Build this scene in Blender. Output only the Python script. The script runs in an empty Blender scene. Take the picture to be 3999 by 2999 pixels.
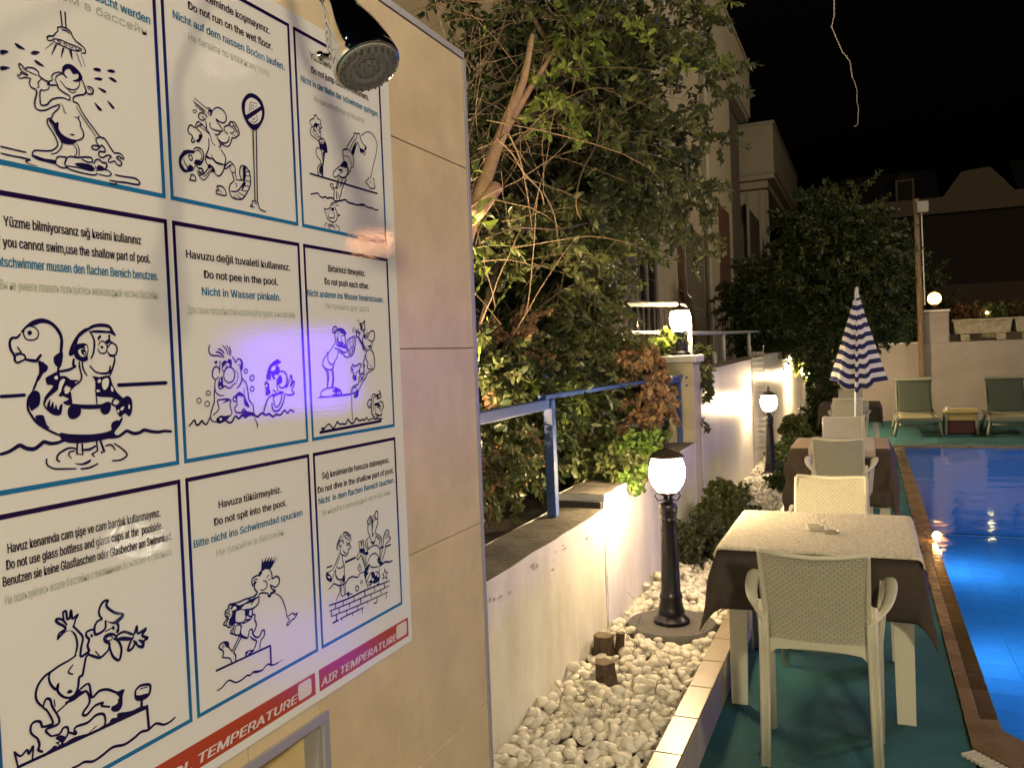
import bpy, bmesh, math, random
import numpy as np
from mathutils import Vector, Matrix
R = math.radians
random.seed(7); rng = np.random.default_rng(7)
SC = bpy.context.scene
COL = SC.collection

# ------------------------------------------------------------------ camera, world, sun, exposure
CAM_Z = 1.58
FPX, CX, CY = 3240.0, 1999.5, 1499.5
YAW, PITCH, ROLL = .40584, -.031768, .03863
cy_, sy_ = math.cos(YAW), math.sin(YAW)
VF = Vector((-sy_*math.cos(PITCH), cy_*math.cos(PITCH), math.sin(PITCH)))
r0 = Vector((cy_, sy_, 0)); u0 = r0.cross(VF)
VR = r0*math.cos(ROLL) - u0*math.sin(ROLL)
VU = r0*math.sin(ROLL) + u0*math.cos(ROLL)
cam = bpy.data.objects.new('camera', bpy.data.cameras.new('camera')); COL.objects.link(cam)
cam.matrix_world = Matrix(((VR.x, VU.x, -VF.x, 0), (VR.y, VU.y, -VF.y, 0), (VR.z, VU.z, -VF.z, CAM_Z), (0, 0, 0, 1)))
cam.data.sensor_width = 36; cam.data.lens = FPX/3999*36
cam.data.clip_start = .02; cam.data.clip_end = 600
SC.camera = cam
W = bpy.data.worlds.new('World'); SC.world = W; W.use_nodes = True
wn = W.node_tree.nodes; wl = W.node_tree.links
sky = wn.new('ShaderNodeTexSky'); sky.sky_type = 'NISHITA'; sky.sun_disc = False
sky.sun_elevation = R(-4.3); sky.sun_rotation = R(200)
bgn = wn['Background']; wl.new(sky.outputs[0], bgn.inputs[0]); bgn.inputs[1].default_value = .05
sun = bpy.data.objects.new('moon_light', bpy.data.lights.new('moon_light', 'SUN')); COL.objects.link(sun)  # dim added fill from above, brings out the roof outlines
sun.data.energy = .012; sun.data.angle = R(.5); sun.data.color = (.8, .87, 1)
sun.rotation_euler = (R(50), 0, R(-30))
SC.view_settings.view_transform = 'Standard'; SC.view_settings.look = 'None'
SC.view_settings.exposure = 1.15; SC.view_settings.gamma = 1; SC.view_settings.use_curve_mapping = False
SC.render.engine = 'CYCLES'
SC.cycles.use_denoising = True
SC.cycles.sample_clamp_indirect = 4; SC.cycles.max_bounces = 6; SC.cycles.transparent_max_bounces = 12
SC.cycles.caustics_reflective = False; SC.cycles.caustics_refractive = False
SC.cycles.use_light_tree = True

def ray(px, py):
    return (VF*FPX + VR*(px-CX) - VU*(py-CY)).normalized()
def at(px, py, axis, val):
    v = ray(px, py); o = Vector((0, 0, CAM_Z)); return o + v*((val-o[axis])/v[axis])
def dist(px, py, d):
    return Vector((0, 0, CAM_Z)) + ray(px, py)*d

# ------------------------------------------------------------------ materials
MC = {}
def mat(name, col, rough=.6, var=0, vscale=8, bump=0, bscale=40, coat=0, metal=0, spec=.5, trans=0, sheen=0, vcol=None, emit=None, es=0, anis=None, sub=0):
    if name in MC: return MC[name]
    m = bpy.data.materials.new(name); m.use_nodes = True; MC[name] = m
    nt = m.node_tree; b = nt.nodes['Principled BSDF']
    b.inputs['Base Color'].default_value = (*col, 1); b.inputs['Roughness'].default_value = rough
    b.inputs['Metallic'].default_value = metal; b.inputs['Specular IOR Level'].default_value = spec
    b.inputs['Coat Weight'].default_value = .75 if coat == 1 else coat; b.inputs['Coat IOR'].default_value = 1.5 if coat != 1 else 1.52; b.inputs['Coat Roughness'].default_value = .035
    if sheen: b.inputs['Sheen Weight'].default_value = sheen
    if emit: b.inputs['Emission Color'].default_value = (*emit, 1); b.inputs['Emission Strength'].default_value = es
    tc = nt.nodes.new('ShaderNodeTexCoord')
    if var:
        n = nt.nodes.new('ShaderNodeTexNoise'); n.inputs['Scale'].default_value = vscale; n.inputs['Detail'].default_value = 6
        n.inputs['Roughness'].default_value = .65
        mp = nt.nodes.new('ShaderNodeMapping'); nt.links.new(tc.outputs['Object'], mp.inputs[0]); nt.links.new(mp.outputs[0], n.inputs[0])
        if anis: mp.inputs['Scale'].default_value = anis
        rp = nt.nodes.new('ShaderNodeValToRGB'); nt.links.new(n.outputs[0], rp.inputs[0])
        rp.color_ramp.elements[0].position = .3; rp.color_ramp.elements[1].position = .72
        c2 = vcol or tuple(max(0, c*(1-var)) for c in col)
        rp.color_ramp.elements[0].color = (*c2, 1)
        rp.color_ramp.elements[1].color = (*(min(1, c*(1+var*.35)) for c in col), 1)
        nt.links.new(rp.outputs[0], b.inputs['Base Color'])
    if bump:
        n2 = nt.nodes.new('ShaderNodeTexNoise'); n2.inputs['Scale'].default_value = bscale; n2.inputs['Detail'].default_value = 4
        nt.links.new(tc.outputs['Object'], n2.inputs[0])
        bp = nt.nodes.new('ShaderNodeBump'); bp.inputs['Strength'].default_value = bump; bp.inputs['Distance'].default_value = .01
        nt.links.new(n2.outputs[0], bp.inputs['Height']); nt.links.new(bp.outputs[0], b.inputs['Normal'])
        if coat: nt.links.new(bp.outputs[0], b.inputs['Coat Normal'])
    if trans:
        t = nt.nodes.new('ShaderNodeBsdfTranslucent'); mx = nt.nodes.new('ShaderNodeMixShader'); mx.inputs[0].default_value = trans
        src = b.inputs['Base Color'].links
        if src: nt.links.new(src[0].from_socket, t.inputs[0])
        else: t.inputs[0].default_value = (*col, 1)
        out = nt.nodes['Material Output']
        nt.links.new(b.outputs[0], mx.inputs[1]); nt.links.new(t.outputs[0], mx.inputs[2]); nt.links.new(mx.outputs[0], out.inputs[0])
    return m

# ------------------------------------------------------------------ mesh helpers
class MB:
    def __init__(s): s.v = []; s.f = []; s.mi = []
    def add(s, vs, fs, mi=0):
        o = len(s.v); s.v += [tuple(v) for v in vs]; s.f += [tuple(i+o for i in f) for f in fs]; s.mi += [mi]*len(fs); return s
    def box(s, x0, x1, y0, y1, z0, z1, mi=0, b=0):
        if b and min(x1-x0, y1-y0, z1-z0) > 2.2*b:
            bm = bmesh.new(); bmesh.ops.create_cube(bm, size=1)
            for v in bm.verts: v.co = Vector((x0+(v.co.x+.5)*(x1-x0), y0+(v.co.y+.5)*(y1-y0), z0+(v.co.z+.5)*(z1-z0)))
            bmesh.ops.bevel(bm, geom=bm.edges[:], offset=b, segments=1, affect='EDGES')
            s.bm(bm, mi); return s
        v = [(x, y, z) for x in (x0, x1) for y in (y0, y1) for z in (z0, z1)]
        return s.add(v, [(0, 1, 3, 2), (4, 6, 7, 5), (0, 4, 5, 1), (2, 3, 7, 6), (0, 2, 6, 4), (1, 5, 7, 3)], mi)
    def bm(s, bm, mi=0, M=None):
        bm.verts.index_update()
        s.add([(M @ v.co) if M else v.co[:] for v in bm.verts], [[v.index for v in f.verts] for f in bm.faces], mi); bm.free(); return s
    def tube(s, pts, rad, n=8, cap=True, mi=0, sq=None, roll=0):
        pts = [Vector(p) for p in pts]; k = len(pts)
        rr = rad if hasattr(rad, '__len__') else [rad]*k
        o = len(s.v); up = None; rings = []
        for i, p in enumerate(pts):
            t = (pts[min(i+1, k-1)]-pts[max(i-1, 0)]).normalized()
            if up is None:
                up = Vector((0, 0, 1)) if abs(t.z) < .9 else Vector((1, 0, 0))
            a = t.cross(up)
            if a.length < 1e-5: a = t.cross(Vector((1, 0, 0)))
            a.normalize(); b = a.cross(t).normalized(); up = b
            ring = []
            for j in range(n):
                an = 2*math.pi*j/n+roll
                ca, sa = math.cos(an), math.sin(an)
                w, h = (rr[i], rr[i]) if sq is None else sq
                ring.append(tuple(p+a*ca*w+b*sa*h))
            rings += ring
        fs = []
        for i in range(k-1):
            for j in range(n):
                fs.append((i*n+j, i*n+(j+1) % n, (i+1)*n+(j+1) % n, (i+1)*n+j))
        if cap: fs.append(tuple(range(n-1, -1, -1))); fs.append(tuple((k-1)*n+j for j in range(n)))
        return s.add(rings, fs, mi)
    def bar(s, p, q, w, h, mi=0):           # rectangular bar, w across, h up
        p, q = Vector(p), Vector(q); t = (q-p).normalized()
        up = Vector((0, 0, 1)) if abs(t.z) < .95 else Vector((0, 1, 0))
        a = t.cross(up).normalized(); b = a.cross(t)
        vs = [c+a*(sx*w/2)+b*(sz*h/2) for c in (p, q) for sx, sz in ((-1, -1), (1, -1), (1, 1), (-1, 1))]
        return s.add(vs, [(3, 2, 1, 0), (4, 5, 6, 7), (0, 1, 5, 4), (1, 2, 6, 5), (2, 3, 7, 6), (3, 0, 4, 7)], mi)
    def lathe(s, prof, n=24, c=(0, 0, 0), mi=0, M=None, capb=True, capt=True):
        vs = []
        for r, z in prof:
            for j in range(n):
                a = 2*math.pi*j/n; p = Vector((r*math.cos(a), r*math.sin(a), z))
                vs.append(tuple((M @ p if M else p)+Vector(c)))
        fs = [(i*n+j, i*n+(j+1) % n, (i+1)*n+(j+1) % n, (i+1)*n+j) for i in range(len(prof)-1) for j in range(n)]
        if capb: fs.append(tuple(range(n-1, -1, -1)))
        if capt: fs.append(tuple((len(prof)-1)*n+j for j in range(n)))
        return s.add(vs, fs, mi)
    def grid(s, P, mi=0, loop=False):        # P[i][j] points
        a, b = len(P), len(P[0]); vs = [q for r_ in P for q in r_]
        fs = [(i*b+j, i*b+(j+1) % b, (i+1)*b+(j+1) % b, (i+1)*b+j) for i in range(a-1) for j in range(b if loop else b-1)]
        return s.add(vs, fs, mi)
    def build(s, name, m, parent=None, smooth=False, auto=None, bev=0, mod=None):
        me = bpy.data.meshes.new(name)
        o_ = getattr(parent, 'org', None)
        off = ORG.get(parent.name) if parent is not None else None
        vs = s.v if off is None else [(x-off[0], y-off[1], z-off[2]) for x, y, z in s.v]
        me.from_pydata(vs, [], s.f)
        ms = m if isinstance(m, (list, tuple)) else [m]
        for q in ms: me.materials.append(q)
        if len(ms) > 1: me.polygons.foreach_set('material_index', s.mi)
        if smooth: me.polygons.foreach_set('use_smooth', [True]*len(me.polygons))
        me.update()
        ob = bpy.data.objects.new(name, me); COL.objects.link(ob)
        if parent is not None:
            ob.parent = parent
            if off is not None: ORG[ob.name] = off
        if bev:
            bv = ob.modifiers.new('bevel', 'BEVEL'); bv.width = bev; bv.segments = 2; bv.limit_method = 'ANGLE'
        if auto: smooth_angle(ob, auto)
        return ob
def smooth_angle(ob, deg):
    me = ob.data; me.polygons.foreach_set('use_smooth', [True]*len(me.polygons))
    bm = bmesh.new(); bm.from_mesh(me)
    for e in bm.edges:
        if len(e.link_faces) == 2 and e.calc_face_angle(0) > R(deg): e.smooth = False
    bm.to_mesh(me); bm.free()
ORG = {}     # name of a parent -> world origin that its children's world-space vertices are measured from
def tag(o, label=None, cat=None, group=None, kind=None):
    if label: o['label'] = label
    if cat: o['category'] = cat
    if group: o['group'] = group
    if kind: o['kind'] = kind
    return o
def thing(name, label, cat, loc=(0, 0, 0), group=None, world=False, rz=0):
    o = bpy.data.objects.new(name, None); COL.objects.link(o); o.location = loc; o.empty_display_size = .1
    o.rotation_euler.z = rz
    if world: ORG[o.name] = tuple(loc)
    return tag(o, label, cat, group)
def structure(o): o['kind'] = 'structure'; return o
def solo(mb, name, m, label, cat, loc=None, **kw):     # a thing that is one mesh, origin at loc
    group = kw.pop('group', None)
    if loc: mb.v = [(x-loc[0], y-loc[1], z-loc[2]) for x, y, z in mb.v]
    o = mb.build(name, m, None, **kw)
    if loc: o.location = loc
    return tag(o, label, cat, group)
def copy_tree(o, parent=None):
    c = o.copy(); COL.objects.link(c)
    if parent is not None: c.parent = parent
    for ch in list(o.children): copy_tree(ch, c)
    return c
def arr_mesh(name, V, F, m, parent=None, smooth=False):   # numpy vertices, equal-size faces
    me = bpy.data.meshes.new(name); V = np.asarray(V, dtype=np.float32); F = np.asarray(F, dtype=np.int32)
    if parent is not None and parent.name in ORG: V = V-np.array(ORG[parent.name], dtype=np.float32)
    me.vertices.add(len(V)); me.vertices.foreach_set('co', V.ravel())
    k = F.shape[1]; me.loops.add(F.size); me.loops.foreach_set('vertex_index', F.ravel())
    me.polygons.add(len(F)); me.polygons.foreach_set('loop_start', np.arange(0, F.size, k, dtype=np.int32))
    try: me.polygons.foreach_set('loop_total', np.full(len(F), k, dtype=np.int32))
    except Exception: pass
    if smooth: me.polygons.foreach_set('use_smooth', np.ones(len(F), dtype=bool))
    me.materials.append(m); me.update(calc_edges=True); me.validate()
    o = bpy.data.objects.new(name, me); COL.objects.link(o)
    if parent is not None: o.parent = parent
    return o

TL1, TL2, VS = 225, 140, 9.5

# cartoon strokes and captions of the rules board, traced on the board face
# each: name,(ox,oy,scale,defwidth), strokes: flags ':' pts. flags: o open, c closed, f filled, s straight (no smoothing); number=width
A={}
A['11']=(0,30,2.3375,13,"""
os14:547,35 563,182
os14:588,45 598,188
o:525,215 520,188 545,180 600,192 640,225 655,262 690,310 740,350 772,385 770,420 740,415
o:525,215 500,240 480,262 440,262 425,280 435,305 470,300
o:560,205 600,215 632,240
c9:475,292 540,295 620,330 700,360 740,385 715,400 650,388 560,350 505,325
c6:520,305 545,312 550,328 525,322
c6:580,325 605,330 605,350 578,340
c6:635,340 660,350 655,370 628,358
c6:690,360 718,372 710,388 682,378
f:470,325 478,330 402,385
f:495,345 515,345 462,445
f:562,378 582,378 552,465
f:625,395 650,398 655,480
os8:695,420 740,545
os5:735,430 772,545
f:128,332 150,330 222,382 180,380 145,360
f:0,392 45,392 72,405 40,425 0,430
f:278,410 310,396 358,410 325,432 285,428
f:306,490 330,485 400,540 350,530
f:0,540 45,540 85,550 40,570 0,572
f:842,562 880,552 915,568 912,585 880,585
f:972,577 1010,567 1042,580 1038,598 1000,595
f:850,648 890,640 926,650 922,668 885,664
f:985,642 1020,642 1058,672 1055,685 1020,672
f:888,735 920,740 962,765 960,782 930,770
f:855,868 885,890 925,935 912,945 885,925
f:972,852 1000,870 1040,918 1025,925 1000,900
f:562,590 565,545 600,518 650,525 700,565 735,610 748,650 730,672 690,680 655,670 700,655 712,630 700,605 665,612 650,590 640,575 622,560 590,575 580,600
o:572,592 590,630 605,640
o10:480,660 465,635 485,605 530,592 575,600
o9:500,660 510,630 545,610 580,612
o9:545,670 570,700 600,735 655,752 695,745 718,710 722,670
o7:605,740 650,780 690,765
o:735,650 755,690 775,745 780,770 760,795 700,805 665,825 662,860
o:790,725 825,730 845,755 835,790 800,790 785,775
o7:795,745 815,748 825,770
o:470,665 440,680 455,710 500,710 530,720
o:500,665 515,700 530,740 580,780 630,810 630,850
o:630,850 560,825 470,840 420,890 370,890 360,850 362,760 395,760
o:425,705 440,680 395,660 350,620 345,590 300,555 240,550 230,565 180,518 165,530 190,580 250,620 215,612 185,598 175,620 152,620 180,650 225,640 275,650
o:275,655 262,690 280,730 330,765 310,870 330,930 400,940 470,910 535,885
o9:345,625 370,650 340,690 350,725 330,735
o9:370,650 430,690 440,740 395,760
o9:190,555 260,590 330,620
o:535,885 530,920 480,970 465,1010 430,1020 425,1055 445,1095 480,1150 510,1210 520,1260 480,1300 420,1310 320,1305 290,1330 295,1350
f:465,1020 500,1055 520,1045 530,1060 530,1110 570,1165 640,1200 690,1210 690,1230 650,1250 600,1250 555,1230 525,1180 500,1130 470,1070 440,1040
o10:455,1060 500,1140 545,1210 560,1260 520,1320 460,1340
o:660,860 705,880 740,950 800,1040 860,1120 905,1180 950,1200 990,1260 1030,1320 1055,1330 1080,1330 1110,1350 1125,1385 1090,1375
o9:690,900 720,960 780,1050 870,1180
o:715,990 710,1015 725,1050 730,1090 755,1140 750,1190 700,1215 690,1210
o8:675,1000 712,1010
o8:550,875 575,920 580,955 602,970
f:628,1155 680,1160 655,1172
o:905,1185 870,1200 880,1240 895,1265 845,1260 835,1285 880,1300 920,1260 950,1290 950,1320 905,1315 895,1350 930,1370 975,1350 1010,1360 985,1390 990,1415 1040,1400
o:1040,1400 1070,1440 1100,1440 1100,1410 1060,1375 1080,1360 1115,1385
f:285,1345 320,1352 400,1380 500,1395 500,1430 430,1415 350,1395 290,1365
o:500,1400 520,1365 560,1362 600,1375 585,1430 620,1470 700,1500 850,1530 880,1510
o:500,1430 550,1460 600,1465
o:600,1375 640,1360 690,1370 780,1365 830,1375 835,1410 790,1410 740,1385
o9:660,1245 690,1290 690,1340 670,1360
o9:690,1240 715,1290 715,1360
o9:600,1445 700,1460 830,1490 860,1470
f:680,1425 740,1420 830,1440 850,1480 800,1490 745,1465 690,1445
o:850,1430 870,1390 900,1390 930,1415 960,1420 970,1450 940,1480 880,1470 860,1450
o9:870,1490 960,1480 1010,1515 980,1540 890,1520
f:890,1440 940,1460 930,1490 880,1480
os:0,1270 230,1322
o:0,1330 80,1350 160,1365 270,1390 230,1400 250,1425
o7:250,1425 340,1450
o:1048,1528 1130,1545 1230,1560 1270,1600 1250,1618 1150,1600 1060,1590 995,1577
o:1055,1590 1050,1612 1000,1608
""")
A['12']=(680,340,3.19,15,"""
os8:245,140 400,270
os8:228,175 380,300
os8:245,200 385,320
os8:255,235 375,330
o11:395,270 430,265 465,300 470,320
f:415,290 440,285 468,310 460,355 435,365 445,330
o11:430,300 415,325 430,350
c9:230,295 250,288 275,300 255,325 232,318
c8:382,350 398,348 405,375 388,378
o:470,305 500,270 545,260 600,290 640,350 640,420 610,450 560,435 515,405 560,480 600,550 520,545 460,520 440,480 442,450
o:575,565 540,600 500,592
o:385,400 350,420 310,400 298,360 315,330 350,330 372,350
o9:335,365 365,400 350,370
o:385,430 395,480 400,530 440,590
o9:305,490 380,545 440,600 462,680 490,720 508,728
o:440,590 380,510 330,460 290,435 262,480 250,510 210,480 180,490 165,545 180,580 220,610 215,650 208,680 235,695 255,670
o:290,540 275,510 310,480 340,480
o:285,535 315,560 340,600 330,640 300,690
f:300,600 340,600 335,650 300,695 265,670 300,640
c8:212,655 235,645 245,670 225,690
o:525,625 560,690 575,745 550,750
o:540,650 590,695 640,700 670,670 680,620
o:575,710 650,745 690,720 715,640 745,640 800,600 800,550 770,480 740,445 690,438 675,475 620,500 625,550 665,590
o11:680,480 730,520 740,560 700,580 690,560
o9:720,450 740,500 770,560 790,590
o9:700,580 750,610
o9:690,450 700,500 745,480
o11:755,480 760,530 790,560
o:425,645 425,760 395,840 385,880 395,950 430,985
o11:460,840 475,900 520,950 590,970 630,960
o:575,780 635,880 625,970 600,1060 560,1110 520,1100 480,1040
f:390,850 440,880 480,890 460,905 400,890
o:480,890 520,940 600,965
o:430,985 400,1040 350,1090 300,1060
o11:470,1010 430,1090 370,1160 320,1130 290,1090
o9:490,1030 510,1060
o9:445,1020 410,1080 360,1120
f:430,960 490,1010 500,1060 450,1060 470,1010 410,1020
o:690,930 650,960 620,1010 640,1020 690,975
os:690,930 730,970
c11:690,990 730,965 755,1020 750,1060 710,1065 690,1020
o:715,1070 735,1140 740,1170
o:755,1070 770,1160
o:740,1170 720,1190 690,1220 680,1290 710,1370 780,1400 850,1390 900,1320 940,1230 940,1100 900,1010 850,985 820,1000 810,1080 830,1150 850,1165 770,1160
f:850,1000 890,1010 880,1060 890,1100 870,1180 850,1160 850,1080
o:700,1300 780,1300 830,1240 860,1190
o9:750,1200 775,1215 765,1255
os9:880,1060 940,1050
os9:890,1110 940,1110
os9:880,1170 940,1180
os9:870,1230 930,1240
os9:840,1290 900,1300
os9:800,1320 870,1360
os9:770,1340 820,1390
os9:740,1350 760,1390
f:860,1180 885,1200 860,1260 830,1300 840,1250
f:50,930 60,870 100,810 150,785 240,800 240,830 170,830 110,870 80,930 100,1000 160,1050 130,1070 70,1020
c6:105,800 130,795 130,825 110,840
c6:60,870 85,868 85,890 62,895
c6:170,790 200,795 190,815 168,815
o:230,800 250,765 300,760 345,795 360,860 350,930 300,960
o10:245,810 290,790 330,830 335,890 300,920
f:240,940 270,905 330,925 350,890 355,930 320,980 260,970
c:180,850 210,860 218,910 195,915 178,880
c9:90,970 120,1030 150,1060 100,1050 70,1000
o:110,900 130,960 160,1000 160,1050 220,1040 250,990
f:180,970 215,985 230,1010 200,1050 160,1040
o:250,960 290,1010 340,1020 355,1080 300,1100 285,1040
c9:310,1030 330,1020 345,1060 310,1060
c:200,1100 230,1095 255,1120 260,1170 220,1165 185,1160 200,1130
c:525,1240 590,1240 630,1290 640,1350 590,1350 560,1340 520,1330 520,1290 550,1290
o9:560,1290 590,1320
f:832,240 850,160 900,95 960,82 1030,115 1090,190 1120,300 1110,400 1070,480 1020,540 960,530 900,460 850,350
F1:875,250 890,180 940,140 990,150 1040,190 1075,260 1085,350 1060,430 1010,465 960,460 910,410 880,330
fs:860,370 1100,225 1115,270 900,420
os8:925,310 940,195 1025,210 1010,260
os8:945,300 955,230 990,240
os7:960,280 985,265
o8:960,390 990,410 1000,370
o8:940,430 1000,445 1030,400 1010,345
os17:975,540 1000,1420
os17:1015,530 1030,1420
o13:1040,1440 970,1420 965,1470 938,1485 990,1500
o13:1040,1440 1060,1520 1135,1555
os6:990,1450 1030,1460
""")
A['13']=(1180,440,3.456,12,"""
o:125,180 105,150 98,115 130,90 150,85 160,45 185,40 205,85 240,105 245,150 215,165
f:150,165 175,140 215,165 200,190 190,215 165,190 165,230 185,250 160,260 150,200
o:125,180 130,195 150,190
o:235,170 258,195 250,215 225,205 215,180
o:250,215 225,235 245,260 225,280
o9:195,215 220,260 240,280 250,300
o:125,190 105,240 115,300 170,350 215,380
o9:150,210 140,260 170,310 225,350
o9:165,235 195,290 235,335 250,300 240,340
o:215,380 210,400 235,360 270,350 300,390 315,430 330,520 335,540
f:220,400 245,420 275,425 300,390 325,440 335,540 300,545 285,520 240,490 225,450
c8:230,370 260,365 275,400 255,412 232,395
c6:240,475 270,485 265,500 240,492
o:230,485 195,480 180,520 195,590 240,650 245,690 205,740 200,800 215,850
o:230,485 255,530 265,600 275,680 230,750 225,790 215,850
o:300,545 290,620 275,720 270,790 275,860
f:270,540 300,545 285,650 270,700 278,620
o:225,790 250,820 265,850
f:235,760 275,720 275,860 260,850 255,800 240,840
os18:100,825 460,930
os16:500,945 1010,1095
o:480,920 455,1000
o:575,960 600,900
o16:108,1105 160,1095 205,1090 240,1135 280,1150 305,1135 335,1160 370,1150 415,1165 440,1195 490,1195 540,1185 580,1180 620,1215 680,1230 740,1250 790,1240 830,1245 880,1280 940,1290 980,1315 1018,1312
f:750,1235 830,1235 820,1262 780,1260
o9:800,312 850,270 900,265 950,300 990,370 1005,450 990,570 960,690 930,820 910,895
f:795,305 825,280 850,268 835,285 805,315
o11:880,875 890,900 850,940 880,970 910,1020 930,1028 980,1015 965,960 965,905 945,890
o8:905,935 925,945
o:695,265 720,290 745,285 775,300 780,350 820,430 850,455 860,495 830,505
o:695,265 690,320 650,380 610,450 600,490
o9:735,300 720,360 690,390 650,470 640,510
o:745,400 715,470 690,560 670,570
o:745,410 770,470 780,530 800,540 820,515
f:770,480 815,500 830,500 845,460 865,480 855,500 830,510 820,545 790,540
c9:830,520 848,540 838,572 820,560
f:660,520 700,420 720,400 710,460 690,550 670,580
o:600,490 550,500 545,530 550,620 560,650
o9:560,510 620,505 660,550 685,600 690,680 680,735 650,750
o9:560,600 590,585 630,620 655,680 665,740
o:650,750 640,800 605,850
f:525,690 560,655 600,680 605,740 570,745 510,725
o:525,715 480,740 415,810 415,860 440,875 480,850 490,830
o:570,745 600,740 610,780 600,850 560,885 510,875 490,855
o9:580,750 610,740 620,790 600,800
f:490,760 540,775 530,790 480,780
c8:510,795 535,785 535,810 515,815
o8:495,830 520,870 570,870 590,830
o:480,880 455,1010 470,1020 495,890
o:525,890 500,1020
o:580,885 560,960 525,1050
o:545,900 520,1000
o:460,1005 420,1020 405,970 380,965 375,990 400,1025 430,1050
o:430,1050 420,1120 420,1170
o:460,1060 455,1120 460,1180
o:525,1040 520,1090 500,1150 490,1190
o9:480,1090 475,1160
o9:370,1255 395,1220 430,1215 470,1230
o9:380,1260 410,1240 430,1235
o9:445,1260 490,1255
o11:285,1290 310,1305 340,1305 380,1270
o11:290,1310 310,1350 320,1400 350,1450 400,1480 440,1470 465,1430 465,1380
o11:430,1270 450,1320 470,1370 505,1390 475,1400
f:395,1290 415,1285 425,1310 405,1335 390,1320
o9:365,1285 380,1300 395,1290
o11:345,1370 350,1410 380,1425 420,1420 430,1380 410,1350
o9:340,1340 345,1380
o9:370,1310 365,1340
o9:400,1480 410,1530 430,1560
o9:300,1550 300,1510 330,1490
o9:370,1570 340,1530 360,1510 390,1520 360,1540
o9:440,1510 480,1540 495,1570 485,1610
o9:390,1550 380,1530 420,1530 440,1570
""")
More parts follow.
